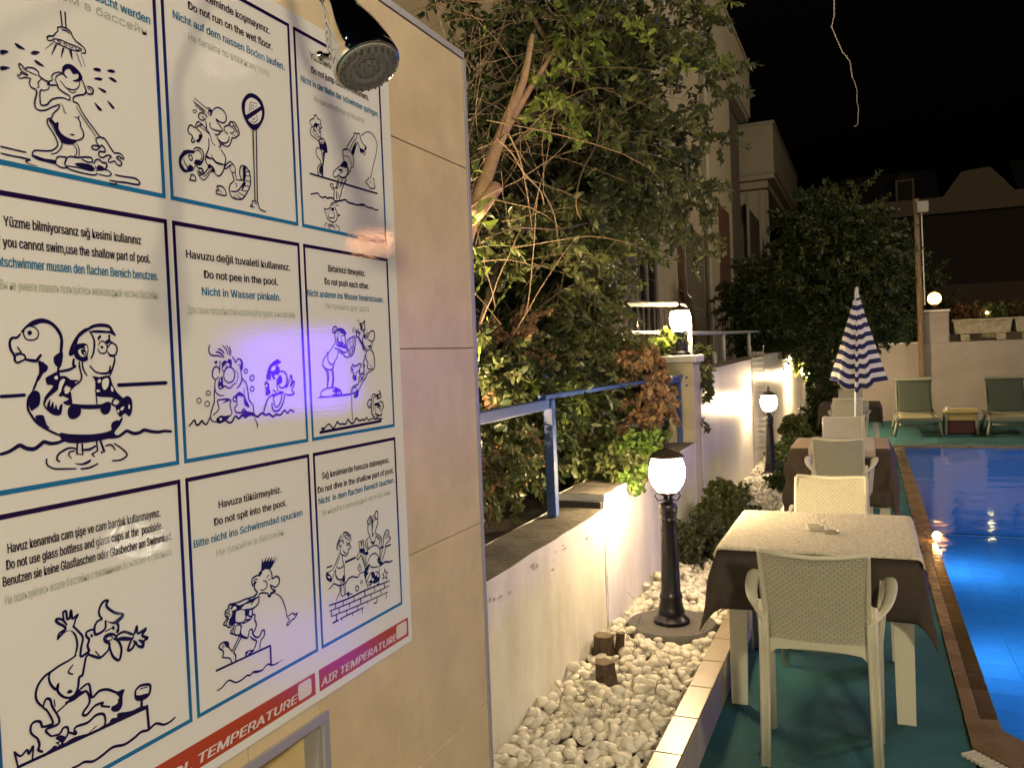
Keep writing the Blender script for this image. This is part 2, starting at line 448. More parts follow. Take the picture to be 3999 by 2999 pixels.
A['21']=(0,1220,2.593,32,"""
f:205,195 250,140 320,85 400,62 480,75 550,120 600,180 630,250 632,350 600,560 580,600 570,590 590,480 600,350 600,260 560,180 500,125 440,108 390,115 350,130 300,140 250,170 220,205
c14:295,140 350,155 385,205 365,265 300,282 250,260 232,205 250,160
f:275,195 295,182 318,200 312,225 288,232 272,215
o26:200,220 165,255 115,260 92,310 105,380 140,440 145,490 175,510 215,490
o16:170,350 190,380 205,410 150,415
o20:150,440 190,420 235,430 250,470 200,500
o30:250,475 300,485 360,490 385,460 410,430
o28:385,510 430,520 460,560
f:540,450 590,410 630,400 625,500 600,560 560,540 538,500
f:385,490 440,515 478,545 470,590 430,620 395,680 370,700 390,600
o22:385,640 350,740 320,810
f:310,820 350,790 390,810 402,860 390,940 340,980 310,995 280,920 285,860
o24:320,810 280,870 275,970 310,1040 360,1110 430,1160 520,1210 620,1250 680,1270
f:350,1050 430,1040 450,1090 470,1140 500,1170 450,1165 380,1120
f:600,1220 700,1230 860,1235 1000,1225 1110,1195 1180,1130 1210,1080 1240,1060 1210,1140 1150,1220 1180,1250 1060,1285 850,1320 700,1320 620,1290
f:1130,1115 1180,1090 1215,1110 1190,1160 1140,1195 1118,1160
f:680,985 720,935 780,940 815,985 800,1045 740,1080 690,1060
f:1010,975 1050,915 1110,910 1115,980 1080,1030 1030,1025
o38:0,1435 80,1410 140,1375 195,1345 260,1375 340,1380 400,1340 440,1310 500,1325 570,1320 650,1290
o30:1100,1265 1190,1255 1240,1225 1280,1200 1350,1225 1410,1215 1455,1190 1530,1205 1600,1210 1660,1200 1730,1205
os34:0,852 245,836
os32:1190,736 1680,712
f:700,370 730,300 790,210 860,160 910,165 800,250 770,330 740,345 760,400 720,440 690,430
o30:880,175 940,140 1020,130 1100,145 1140,210
f:1090,130 1130,170 1170,240 1110,215 1080,210 930,205 920,185 1000,180 1110,185
o18:900,190 925,230 950,300 940,410 915,465
f:740,350 800,315 870,320 890,380 880,440 885,480 840,500 790,485 750,450
F1:785,390 820,365 860,375 850,345 870,340 880,370 870,430 830,450 800,430
f:810,380 850,375 870,405 860,435 830,430
F1:845,405 858,408 856,420 845,420
o13:990,330 1020,290 1065,310 1080,355 1060,410 1010,410 985,370
f:1012,345 1032,338 1042,352 1030,368 1015,362
f:985,250 1010,230 1018,250 1000,270 995,290 985,275
o16:1090,350 1120,310 1165,330 1180,380 1160,430 1110,430 1085,400
f:1060,290 1090,270 1090,230 1110,230 1110,280 1150,310 1110,300 1080,320
o16:1100,440 1150,450 1150,500 1120,590 1060,620 970,605 920,560 905,540
o15:1150,440 1155,500 1120,610 1100,640
o17:1110,540 1090,610 1000,615
o16:830,490 830,550 850,600 875,640
o26:740,470 735,530 760,545
o18:795,500 800,560 820,650 800,700 750,740 700,790
f:930,645 1000,655 1100,640 1130,720 1180,810 1240,870 1200,890 1130,860 970,840 960,700
F1:1030,690 1070,665 1095,680 1090,740 1060,785 1030,760
F1:985,685 1005,675 1018,695 1000,715 982,705
F1:975,780 1010,795 975,808
F1:1120,745 1140,770 1140,800 1118,790
o16:965,800 975,930
o24:980,840 1060,840 1150,850 1230,870
c18:1130,910 1155,870 1200,880 1205,920 1170,945 1130,930
f:1240,865 1290,845 1330,890 1330,1000 1300,1055 1260,1020 1210,1060 1170,990 1165,950 1210,930 1220,880
F1:1215,970 1250,950 1240,985 1215,990
F1:1300,930 1312,950 1302,980 1292,960
F1:1180,990 1200,985 1200,1010 1190,1015
o38:720,940 860,955 1010,950 1090,920
o24:580,600 690,580 760,545
o14:600,650 660,655 720,700 760,700
f:455,665 500,635 570,600 600,620 600,640 640,670 700,690 760,720 720,760 690,750 660,740 640,780 620,850 590,840 600,760 570,790 510,840 470,880 450,920 440,870 480,810 530,750 500,730 470,730
F1:540,660 570,640 580,670 560,680
F1:600,700 640,670 650,690 620,760 610,800 590,830 580,800
o17:620,650 700,690 780,690
f:610,830 640,790 700,790 720,870 720,930 680,940 630,910 690,880 640,850
F1:650,790 690,765 700,790 680,820 650,820
o17:450,870 440,930 480,990 550,1030 610,1025
f:470,940 500,880 500,960 530,900 540,980 560,930 580,990 600,940 625,930 610,1030 545,1040 480,1000
os20:780,1280 770,1430 830,1440 825,1330
os18:970,1300 980,1400 930,1430
os24:1010,1300 1050,1410 1020,1415
o20:765,1380 700,1370 630,1400 580,1440 570,1490 600,1510
o14:750,1400 700,1410 690,1440 715,1475
o22:830,1390 900,1385 960,1350
o18:920,1430 950,1460
o16:1060,1350 1120,1340 1160,1390
o17:1150,1325 1230,1380 1280,1440 1220,1490 1130,1500
o17:465,1480 470,1540 540,1580 650,1582 765,1580
o17:810,1582 900,1570 985,1530
f:745,1525 830,1525 910,1485 900,1520 820,1545
""")
A['22']=(720,1320,4.365,22,"""
o:425,120 410,180 415,240 450,290 520,300 580,305 630,330
o24:565,190 620,205 670,260
o24:530,238 590,250 640,290 665,340
o18:640,125 700,190 735,280
o16:705,125 750,200 765,300
o16:755,145 780,210 785,300
o:810,315 840,370 870,420
o:870,430 890,370 930,355 970,390 985,450 970,540 950,560
f:930,355 980,400 990,470 970,560 930,510 960,440
o14:905,470 940,455 950,480
o:955,560 965,640 985,700 1040,760 1065,850 1080,950 1090,1040 1120,1090 1165,1150 1170,1220 1180,1260
o24:970,650 965,740 930,810 890,855
o13:870,550 905,620 900,700 870,770
o20:870,770 820,800 770,855 720,840 690,815 640,850 600,870
o:660,640 680,560 750,490 830,540 850,630 820,730 740,760 680,710 660,640
f:630,420 680,380 720,400 740,360 790,370 800,440 790,500 770,470 740,420 700,440 650,500 630,470
o16:640,470 635,530 660,565 700,520 710,470
os18:600,385 590,600
f:505,410 530,385 550,395 545,440 515,440
o:590,560 570,500 530,485 490,520 470,590 475,660 520,705 580,665
f:565,790 580,710 635,650 650,720 650,790 680,830 640,860 600,880 570,850
F1:600,710 615,700 610,745 595,750
F1:590,830 610,820 620,845 600,855
o20:520,720 510,830 530,930 600,980 665,975
o:510,850 500,960 500,1090 470,1180 440,1300 445,1380 480,1420 540,1425
c15:365,925 400,900 435,925 425,965 390,975 365,950
c15:205,1050 240,1020 278,1050 270,1095 240,1110 208,1085
c15:340,1110 375,1075 415,1095 410,1150 375,1165 342,1140
c16:1010,560 1035,525 1065,545 1060,590 1030,600 1010,580
c20:1110,670 1145,635 1180,660 1170,710 1140,725 1112,700
c18:1115,860 1145,825 1178,850 1170,895 1140,905 1115,885
o30:70,1500 120,1440 165,1400 190,1470 230,1480 290,1410 320,1450 370,1470 420,1360
o30:540,1420 600,1440 690,1400 740,1440 800,1430 860,1330 920,1370 980,1310 1030,1350 1090,1310 1170,1310 1240,1340 1310,1280 1380,1310 1440,1290 1500,1340 1560,1300 1630,1310 1700,1230 1750,1280 1800,1225 1865,1258
f:540,1370 610,1320 690,1330 760,1310 740,1370 680,1410 600,1440 540,1410
F1:590,1375 615,1360 635,1385 615,1405 590,1395
o:480,1315 560,1240 580,1190 560,1110 560,1060 620,1050 700,1040 780,1060 770,1130 780,1200 800,1260 780,1320 700,1360
f:640,1120 690,1065 740,1045 770,1060 730,1080 690,1095
o:890,970 840,1000 820,1040 840,1080 880,1070 890,1000
f:850,1000 920,915 1000,960 1010,1000 950,990 900,990 880,1050
os14:1010,860 1010,960
f:1010,960 1040,1040 1100,1160 1080,1180 1010,1120
o:880,1060 890,1130 850,1190 870,1260 960,1270 1000,1210 1060,1260 1150,1280
F1:1000,1290 1060,1290 1030,1310
f:980,1240 1060,1250 1180,1270 1190,1320 1100,1320 1010,1340 980,1290
o14:1180,1360 1220,1430 1240,1480 1230,1540
f:1185,1360 1225,1420 1245,1470 1232,1540 1220,1440
f:1390,700 1400,600 1440,480 1510,400 1590,355 1600,380 1640,400 1620,430 1560,460 1500,480 1470,520 1460,600 1460,720 1420,700
f:1460,570 1520,560 1550,480 1580,470 1620,540 1590,630 1550,620 1520,650 1545,700 1500,690 1470,620
F1:1475,535 1510,500 1545,510 1530,550 1490,560
o22:1600,570 1680,570 1740,640 1740,760 1700,830 1640,850 1600,810
f:1570,720 1620,630 1660,690 1650,760 1620,780 1590,800 1570,780
o15:1570,700 1575,860 1600,910
f:1740,640 1755,700 1740,850 1720,840 1730,720
o22:1750,820 1790,700 1810,630 1830,720 1800,830 1860,730 1860,800 1820,890
o22:1820,890 1860,930 1840,960 1760,970 1720,950
f:1360,780 1390,730 1430,740 1440,860 1460,920 1440,960 1400,980 1380,970 1380,870
F1:1370,810 1400,790 1410,820 1385,835
F1:1400,745 1440,740 1440,760 1415,765
o14:1495,880 1540,910 1575,940
o24:1500,960 1430,1020 1390,1100 1350,1230 1345,1300
o20:1510,1010 1520,1080 1540,1170 1590,1160 1640,1060 1660,920
o24:1700,940 1690,1050 1640,1180 1580,1240 1520,1240 1490,1180 1485,1110
f:1500,960 1600,930 1620,905 1690,920 1640,950 1560,980 1510,1010
o14:1580,950 1610,920
""")
A['23']=(1230,1230,3.456,14,"""
c:240,240 235,190 255,160 285,165 290,200 275,240
f:290,190 320,175 370,185 410,230 415,265 380,255 350,230 310,215 285,230
c9:250,220 265,195 270,230
o:265,260 270,330 285,390 320,420 370,400
o8:320,215 300,290 310,340
f:300,290 320,340 370,380 360,400 320,400 290,350
F1:310,330 345,350 345,365 315,355
o9:340,280 350,340 375,380 405,410 405,340 390,280 350,285
o:335,240 375,245 400,290 410,400 415,420
f:330,400 400,420 440,445 420,455 340,435 290,420
o:265,380 230,440 180,510 130,570 100,640 110,700 150,730 210,740 245,700 250,650 290,580 305,510 310,490
os12:150,505 180,520
o:170,530 170,600 190,650 230,670 260,640
o:260,450 330,470 400,510 430,480
o:310,490 370,525 400,560 440,575 465,550
c:430,440 430,360 460,320 500,300 520,290 540,330 540,400 520,500 490,550 465,545
os7:455,330 450,430
os7:475,330 475,430
os7:505,310 505,420
os7:525,320 515,420
c9:475,440 490,435 495,510 480,530 465,500
c9:500,430 520,430 515,500 500,480
o:420,460 460,470
o:110,690 150,760 165,850 160,980
o:150,720 180,790 175,880 165,980
o:215,735 230,800 235,880 220,980
o:235,720 245,800 245,900 235,975
o:70,1080 75,1050 110,1010 180,985 260,980 330,1010 355,1050
f:230,1020 300,990 350,1030 355,1075 260,1080 220,1070 280,1060
F1:290,1050 300,1040 310,1070 300,1075
F1:320,1040 330,1035 338,1065 326,1065
o:70,1080 90,1105
fs:20,1130 60,1100 230,1090 250,1075 360,1080 370,1070 480,1055 485,1080 360,1095 250,1105 60,1120
os10:487,1080 500,1425
o18:80,1530 130,1520 180,1470 230,1520 260,1510 295,1440 320,1470 380,1470 410,1470 440,1410 480,1460 520,1450 550,1390 590,1425 640,1410 660,1420 690,1385 720,1420 770,1395 820,1410
os26:60,1585 885,1430
f:80,1525 130,1530 110,1555 85,1555
o9:565,90 575,60
o9:585,100 592,72
os6:500,230 505,170
os6:515,235 525,165
c:600,115 640,115 665,75 660,130 670,180 640,210 615,195 610,180 635,180 605,150 635,150 600,130
o:660,190 670,250
o:640,200 650,260
o:540,200 570,240 575,190 580,240 605,240 590,280
o:540,210 560,270 545,290 580,305
o:580,285 620,360 670,440 710,490
o:575,305 610,370 650,440 690,510
o:720,260 740,225 780,215 800,260 790,330 760,360 730,340 710,340
c9:695,250 715,250 715,290 700,295
c9:675,270 695,290 700,310 680,320 668,295
f:640,280 670,260 680,300 690,325 670,320 650,300
o:645,280 635,340 645,390 640,450 655,470
f:685,208 700,205 695,218
o:760,360 765,400 750,460 780,510 790,560 800,640 790,720 760,750
f:705,430 745,400 740,440 720,440
o9:680,455 700,475 730,470 750,460
o:690,500 680,560 690,610 710,650 700,700 720,730 770,720
f:735,675 752,675 745,695
o:670,540 665,590 645,640 650,700 660,760 620,800 600,790 600,720 620,680 600,655 560,680 520,690 505,665 495,700 480,720 510,740 485,745 490,760 520,775
o:520,775 510,830 520,870 545,870 550,790 590,745
o:650,700 665,690 660,660
o:590,745 600,800 650,790
f:510,800 545,830 540,870 520,860
o:760,750 700,790 680,840 640,900 610,960
o:670,780 640,840 600,900
o:640,870 600,830 590,860 580,930 520,960 490,1000 480,1040 500,1060 530,1040
o:610,960 580,1020 570,1090 540,1110 525,1100 530,1040
f:540,1030 575,1010 570,1080 540,1110
o9:500,1000 510,1050
o9:545,970 520,990 560,980
o:760,1170 760,1110 780,1070 850,1080 870,1050 855,1015 880,1070 880,1110 830,1130 850,1100 790,1110 780,1180
c:760,1150 720,1150 705,1200 720,1245 750,1240
o9:735,1180 745,1210 725,1230
o:760,1240 755,1300 770,1350 800,1380 795,1400
o9:780,1180 785,1250 770,1310
f:800,1190 850,1180 880,1170 860,1200 890,1230 870,1240 820,1220 800,1230
o:870,1165 905,1180 915,1240 900,1280
o9:810,1250 820,1330 880,1350 895,1310 860,1250 830,1240
o:895,1350 850,1355 800,1330
o:850,1360 820,1390 880,1400 905,1398
""")
A['31']=(0,2320,2.443,24,"""
o:545,430 560,370 620,330 600,300 560,280 530,255 535,235 575,235 610,260 630,290
o:605,260 595,190 600,165 625,165 635,230 660,220 672,150 680,210 690,230 740,190 715,240 700,300
o:690,300 740,350 785,410 770,500 765,590 820,560 845,540 830,490 845,430 820,400 820,360 870,335 895,340
f:545,435 560,390 610,350 680,345 720,380 740,450 735,530 700,600 720,500 710,410 670,350 620,360 570,410
o:720,580 650,630 560,680 490,730 420,780 360,860 335,950 350,1020 400,1070 430,1100
o:480,730 460,790 480,860 530,905 550,850 545,920 590,970 650,985 700,960
o16:690,670 645,740 690,760
f:630,935 660,905 690,925 670,940 650,945
o:850,570 815,600 795,700 780,770 750,790 740,880 720,930 700,960
o:840,570 890,590 955,600 1030,530
o14:905,540 945,590
o:970,235 940,190 945,130 980,70 1025,60 1010,110 1080,170 1165,190 1160,220 1120,260 1110,290
o:970,235 920,260 895,320 905,380 960,360 1000,320 1000,250
f:1000,245 1070,260 1150,200 1165,190 1150,240 1110,280 1060,280
o:1110,260 1125,310 1110,360 1130,340
os12:1000,355 1060,320
f:1065,300 1090,310 1080,340 1065,330
f:860,375 885,395 860,410
o:1030,520 1040,470 1000,450 990,410 1030,380 1080,380 1110,410
c10:1010,410 1060,395 1060,430 1020,440
o:1030,450 1050,540 1080,600 1130,625 1150,560 1150,500 1120,440 1080,420
o:1100,410 1130,375 1190,355 1270,380 1300,300 1310,370 1390,325 1350,390 1405,415 1370,440 1360,500 1310,490 1290,450
f:1110,420 1170,400 1250,410 1230,440 1140,440
o:1270,400 1240,450 1215,530 1250,520 1280,470 1270,440
f:1310,430 1370,440 1370,500 1340,510 1300,480 1350,480
o:400,1080 430,1000 470,1000 490,1060 530,1130
o:430,1090 470,1150 500,1220 480,1240 400,1260 380,1215 330,1210 290,1250 290,1320 350,1370
o:530,1130 560,1190 540,1240 430,1290 480,1350
os16:530,1130 720,960
os12:510,1005 520,1065
o:620,1030 700,1000 810,920 850,1020 790,1120 790,1150 830,1140 900,1060 980,1030 960,1060 1040,1070
o:740,920 840,850 870,980 940,920 1020,905 1110,935 1150,920
f:640,1010 700,960 740,920 810,930 700,1000
f:1100,940 1180,900 1165,970 1160,1060 1120,1115 1060,1110 1060,1070 1110,1040 1130,980
c10:1095,1060 1120,1060 1110,1095 1090,1090
c8:1120,1000 1135,1000 1130,1020
c8:1130,950 1145,950 1140,970
o:700,1310 720,1260 830,1220 910,1150 980,1140 1000,1200 990,1250
o22:480,1350 560,1330 600,1270 640,1270 640,1330 600,1400
f:520,1370 570,1340 620,1360 600,1420 700,1360 850,1320 800,1350 640,1420 500,1490 430,1510 480,1470 510,1440 560,1440 520,1410 560,1400
F1:555,1420 575,1405 570,1430
F1:535,1440 545,1435 540,1450
o22:710,1300 720,1330 640,1310
f:840,1320 900,1260 920,1250 880,1290
o26:350,1370 370,1430 360,1480 400,1500
os24:165,1645 1400,1075
o:130,1500 165,1645
o22:130,1500 190,1540 250,1480 270,1520 310,1440 300,1590
f:1060,1180 1110,1170 1120,1130 1240,1110 1330,1070 1400,1060 1330,1110 1060,1220
f:950,1265 1100,1190 1080,1220 960,1280
o:1285,920 1330,870 1420,860 1425,920 1400,970 1340,1000 1290,990 1285,920
f:1280,960 1330,960 1410,940 1380,990 1300,1005
o12:1330,900 1400,880
os26:1345,1000 1345,1070
os28:1395,1060 1415,1280
o24:680,1655 740,1630 800,1595 880,1590 960,1540 1070,1455 1180,1430 1270,1370 1340,1310 1410,1290 1480,1230 1560,1240 1620,1210 1665,1170
""")
A['32']=(820,2160,2.96,17,"""
f:600,55 612,100 650,35 640,95 690,35 670,100 715,35 705,90 750,32 725,95 778,42 735,110 690,185 640,180 590,205 590,130
F1:608,58 612,60 614,100 610,95
o:590,200 560,250 530,260 485,290 480,340 490,375 510,370
f:560,220 600,190 590,240 560,270
o12:500,320 520,300 545,300
f:500,330 535,320 525,350 500,375
o:510,370 510,410 545,450
o:690,190 710,240 715,290 760,265 795,290 790,350 750,390 700,370
o16:690,360 710,410 750,430 720,460 670,460
o12:610,315 650,330 650,390 610,425 580,415
o10:650,285 665,260 680,250
o10:665,305 690,300
f:660,460 710,450 695,505 665,505
F1:675,445 688,440 686,470 675,475
o:560,470 600,455 660,460
f:740,425 757,440 720,465 690,460
o12:745,460 800,490 840,550 870,640 880,715
o14:880,720 905,720 955,685 965,710 1005,690 970,750 940,770 900,825 880,820 910,770 890,740
o:545,450 490,500 400,530 320,565 250,580
f:330,590 440,530 490,520 545,460 480,560 400,590 350,640 300,640
F1:330,590 380,555 430,540 440,545 380,580 330,600
o:560,480 555,570 500,630 420,650 350,640
F1:360,625 430,600 500,580 540,510 540,570 470,620 380,645
o:470,590 510,530 560,500
f:250,580 330,600 350,650 290,680 290,790 250,840 210,800 250,700 240,640
F1:260,620 290,610 300,640 280,650 250,660
o:250,580 215,590 200,640 170,670 175,730 200,740 150,820 190,835 200,855 240,850
c10:215,600 245,600 240,630 215,630
c10:185,650 215,655 215,675 185,680
c10:190,700 225,700 220,720 195,725
os12:210,745 175,830
os12:225,750 215,850
o:290,680 285,790 370,800 400,770 460,760
o:400,650 420,700 400,760
f:400,655 445,660 430,720 400,720
o:445,660 440,720 480,720 485,650
o:480,640 485,700 460,760 380,810
o:280,830 230,915 270,930 300,945 340,930 350,830 300,830
os12:290,840 275,930
os12:270,870 250,915
o:490,710 515,710 510,760 530,820 510,890 480,920
o:360,830 350,930 420,980 440,940
f:330,940 380,950 430,970 400,990 340,965
os16:335,950 250,1130
os16:355,970 265,1145
o:440,940 450,890 480,875 490,930 530,970 570,950 590,900 620,885 620,950 580,1010 570,1100
o:460,960 490,990 530,1010 520,1060 500,1110
f:400,1180 410,1130 490,1110 500,1130 420,1190
F1:430,1140 460,1130 455,1145 432,1150
F1:415,1165 440,1160 425,1175
o:250,1130 210,1080 205,1030 155,1025 105,1060 105,1100 140,1120 150,1160 140,1200 220,1210 245,1260
f:155,1020 205,1030 215,1090 180,1080 160,1050
c8:135,1070 150,1060 155,1085 140,1090
o:265,1140 290,1180 290,1240
os20:65,1355 690,1065
os24:690,1065 700,1270
o:75,1585 130,1550 210,1465 290,1490 360,1460 420,1410 460,1405 500,1365 590,1350 660,1280 730,1285 790,1255
o8:790,1255 835,1225
f:490,1360 610,1345 560,1375 500,1385
f:655,1275 740,1285 700,1300
""")
A['33']=(1250,1980,3.456,13,"""
o:225,575 225,500 280,370
o9:235,580 240,490 285,390
o18:305,350 350,340 410,390
o11:330,375 370,385 425,440
o9:305,380 300,430 310,490
o11:310,370 340,420 340,410 400,450
o:255,520 250,480 280,450 310,465 300,490
o12:250,530 280,520 270,560
o8:350,440 345,500 375,520 360,480
f:365,480 395,480 390,500 372,500
o:400,450 390,500 410,530 395,560 365,570
o:385,570 375,610 350,650 310,650 270,620 265,560
f:300,570 345,620 370,600 350,630 320,620
o:260,620 225,700 200,770 165,840
o:290,640 300,720 320,790 320,850 325,960
o9:265,650 240,720 215,800
o:165,840 120,870 80,890 80,950 100,980 135,1000 150,985 180,900 200,840
f:75,900 110,890 150,950 140,1000 90,980
F1:90,925 130,940 120,960
o:215,800 250,825 300,800 320,770
o:205,840 205,920 240,970 290,970 320,930
f:290,960 325,900 330,1000 300,1010
f:205,900 240,960 300,970 290,985 230,980 200,930
os18:85,815 155,790
os24:335,740 470,680
o16:110,1105 150,1070 180,1030 250,1055 340,1020 380,960 440,935 500,945 535,890 590,870
c9:270,985 300,980 295,1015 270,1015
o:260,1040 265,1120 240,1190 210,1260
o:280,1040 280,1185 320,1190
o:330,1010 340,1180
o:310,1030 325,1180
o:320,1185 380,1150 390,1170 430,1165
f:350,1160 380,1150 390,1180 375,1210
c10:540,1010 550,985 565,1000 560,1025 545,1025
c14:470,1090 490,1060 515,1085 505,1120 480,1125
o:520,610 530,560 515,480 545,465 550,530 560,460 575,450 585,560 600,580 560,620
f:525,560 590,560 590,600 540,620
o:520,610 495,660 495,700 520,690 545,640
o:545,640 580,740 605,850
o:570,650 610,790
f:570,610 640,600 640,640 590,640
o:605,850 590,900 620,1020
f:600,830 660,760 650,830 630,870 650,880 620,930 610,970 590,900
o:620,790 610,680 630,590 680,535 760,515 800,580 800,700
o:630,760 670,660 740,620 790,680
o:640,575 605,520 610,460 665,390
o:650,560 630,510 640,460
o:665,390 700,480 720,490 750,390
f:665,460 700,470 740,440 710,495 690,490
o:665,380 640,330 640,230 635,180 680,120 700,190
c9:640,180 650,230 680,220 670,130
os8:665,160 665,215
os8:690,150 685,200
f:690,200 710,190 700,350 715,340 710,400 695,380
o:740,360 745,300 770,220 770,150
c:745,60 770,60 770,140 745,160 735,110
c9:710,120 730,115 730,170 710,185
o:750,355 800,390 825,440 810,550
o:750,385 800,440 790,510
o:620,790 600,880
o:805,545 800,680 820,740 870,590 880,500 920,460 945,420 920,390 925,340 905,310 880,320 850,400 845,500 810,700
os7:875,340 865,420
os7:890,350 880,430
os7:905,350 900,430
os20:810,545 850,535
os18:880,530 945,505
f:770,690 805,680 800,730 860,750 800,800 790,760 770,740
o18:830,760 880,735 920,740 970,718
o:660,770 690,810 780,800
o:800,790 790,870
c10:500,820 520,800 525,765 540,800 550,830 540,850 515,860 510,830
c11:835,910 860,880 865,830 880,875 905,880 890,910 895,965 865,940 840,970 850,920
f:680,880 720,870 740,920 780,880 760,930 800,950 780,1000 720,1030 680,1000 690,950
F1:695,960 715,960 715,990 695,990
F1:735,905 755,905 745,925
o:740,870 780,880 800,930 780,960 790,1020 760,1040
o:640,1080 620,1020 640,960 680,880
f:640,1020 680,980 700,1010 670,1060 650,1060
F1:645,1025 670,1020 655,1050
o18:115,1325 300,1260 450,1195 600,1120 930,992
o13:120,1400 200,1370 400,1290 560,1220 810,1115 930,1055
o13:140,1475 300,1410 480,1335 700,1240 910,1140
o15:265,1505 350,1460 480,1400 580,1350
os20:165,1560 240,1520
os14:200,1300 200,1365
os14:300,1260 305,1320
os14:450,1200 450,1260
os18:595,1120 600,1200
os12:725,1070 730,1130
os16:855,1025 865,1080
os14:145,1400 150,1465
os14:245,1360 255,1420
os14:390,1290 390,1345
os18:540,1225 540,1290
os14:680,1170 680,1220
os14:812,1110 812,1160
os16:210,1440 215,1520
os14:350,1390 355,1450
os11:495,1330 495,1380
os11:635,1260 635,1300
o14:760,1215 755,1280 715,1295
os12:885,1160 885,1225
os12:565,1360 562,1425
os12:432,1430 432,1465
os14:265,1500 290,1518
""")
C={'A':(0,0,1.929),'B':(600,0,1.8433),'C':(1100,0,1.728),'D':(0,700,1.327),'E':(640,820,1.610),'F':(1160,900,1.952),'G':(0,1850,1.443),'H':(680,1750,1.508),'I':(1180,1680,1.804),'J':(600,2300,1.626)}
T=[('11','A',None,(1125,187),'Vor dem Baden muss geduscht werden',2),
('11','A',None,(1105,275),'Перед входом в бассейн',3),
('12','B',None,(832,250),'Islak zeminde koşmayınız.',0),
('12','B',(245,70),(850,362),'Do not run on the wet floor.',1),
('12','B',(135,130),(938,510),'Nicht auf dem nassen Boden laufen.',2),
('12','B',(250,298),(840,555),'Не бегайте по влажному полу.',3),
('13','C',(190,395),(590,605),'Yüzenlerin yanına atlamayınız.',0),
('13','C',(198,490),(585,685),'Do not jump close to swimmers.',1),
('13','C',(127,550),(650,795),'Nicht in der Nahe der schwimmer springen.',2),
('13','C',(215,690),(555,832),'Не прыгайте вблизи купающихся',3),
('21','D',(15,245),(727,338),'Yüzme bilmiyorsanız sığ kesimi kullanınız',0),
('21','D',None,(775,435),'If you cannot swim,use the shallow part of pool.',1),
('21','D',None,(815,525),'Nichtschwimmer mussen den flachen Bereich benutzen.',2),
('21','D',(0,573),(818,620),'Вы не умеете плавать пользуйтесь мелководной частью бассейна',3),
('22','E',(137,300),(790,385),'Havuzu değil tuvaleti kullanınız.',0),
('22','E',(250,430),(713,473),'Do not pee in the pool.',1),
('22','E',(237,535),(730,573),'Nicht in Wasser pinkeln.',2),
('22','E',(147,650),(822,680),'Для своих потребностей используйте туалет, а не бассейн',3),
('23','F',(235,312),(515,352),'Birbirinizi itmeyiniz.',0),
('23','F',(208,412),(545,447),'Do not push each other.',1),
('23','F',(77,498),(655,552),'Nicht anderen ins Wasser hineinstossen.',2),
('23','F',(215,597),(545,620),'Не толкайте друг друга',3),
('31','G',(40,447),(900,240),'Havuz kenarında cam şişe ve cam bardak kullanmayınız.',0),
('31','G',(33,543),(912,310),'Do not use glass bottless and glass cups at the  poolside.',1),
('31','G',None,(965,370),'Benutzen sie keine Glasflaschen oder Glasbecher am Swimmbad.',1),
('31','G',None,(965,455),'Не пользуйтесь возле бассейна стеклянными бутылками и стаканами',3),
('32','H',(260,355),(628,260),'Havuza tükürmeyiniz.',0),
('32','H',(233,455),(657,340),'Do not spit into the pool.',1),
('32','H',(113,588),(752,395),'Bitte nicht ins Schwimmdad spucken',2),
('32','H',(247,640),(650,505),'Не плюйте в бассейн.',3),
('33','I',(137,345),(610,225),'Sığ kesimlerde havuza dalmayınız.',0),
('33','I',(107,443),(640,300),'Do not dive in the shallow part of pool.',1),
('33','I',(113,523),(645,368),'Nicht  in dem flachen Bereich tauchen.',2),
('33','I',(137,605),(620,450),'Не ныряйте в мелководной части бассейна',3)]

BU = {}
def board_uv(px, py):
    p = at(px, py, 0, -.895); return p.y, p.z
ART = {}
for key_, (ox_, oy_, sc_, w_, txt_) in A.items():
    lines_ = []
    for line_ in txt_.strip().splitlines():
        h_, b_ = line_.split(':'); k_ = 0
        while k_ < len(h_) and h_[k_].isalpha(): k_ += 1
        fl_ = h_[:k_]; ww_ = float(h_[k_:]) if h_[k_:] and fl_[0] != 'F' else w_
        raw_ = [tuple(float(a_) for a_ in q_.split(',')) for q_ in b_.split()]
        f_ = lambda x_, y_: board_uv(ox_+x_/sc_, oy_+y_/sc_)
        c_ = raw_[len(raw_)//2]
        pv_ = abs(f_(c_[0], c_[1]-5)[1]-f_(c_[0], c_[1]+5)[1])/10; ph_ = abs(f_(c_[0]-5, c_[1])[0]-f_(c_[0]+5, c_[1])[0])/10
        lines_.append((fl_, ww_*math.sqrt(pv_*ph_), [f_(*q_) for q_ in raw_]))
    ART[key_] = lines_
TEXTS = []
cen_ = {'1': .7405, '2': 1.034, '3': 1.326}
for key_, c_, l_, r_, s_, col_ in T:
    g_ = C[c_]; rr_ = board_uv(g_[0]+r_[0]/g_[2], g_[1]+r_[1]/g_[2])
    if l_ is None: a_ = 2*cen_[key_[1]]-rr_[0]; v_ = rr_[1]
    else:
        ll_ = board_uv(g_[0]+l_[0]/g_[2], g_[1]+l_[1]/g_[2]); a_ = ll_[0]; v_ = (ll_[1]+rr_[1])/2
    TEXTS.append((key_, a_, rr_[0], v_, s_, col_))
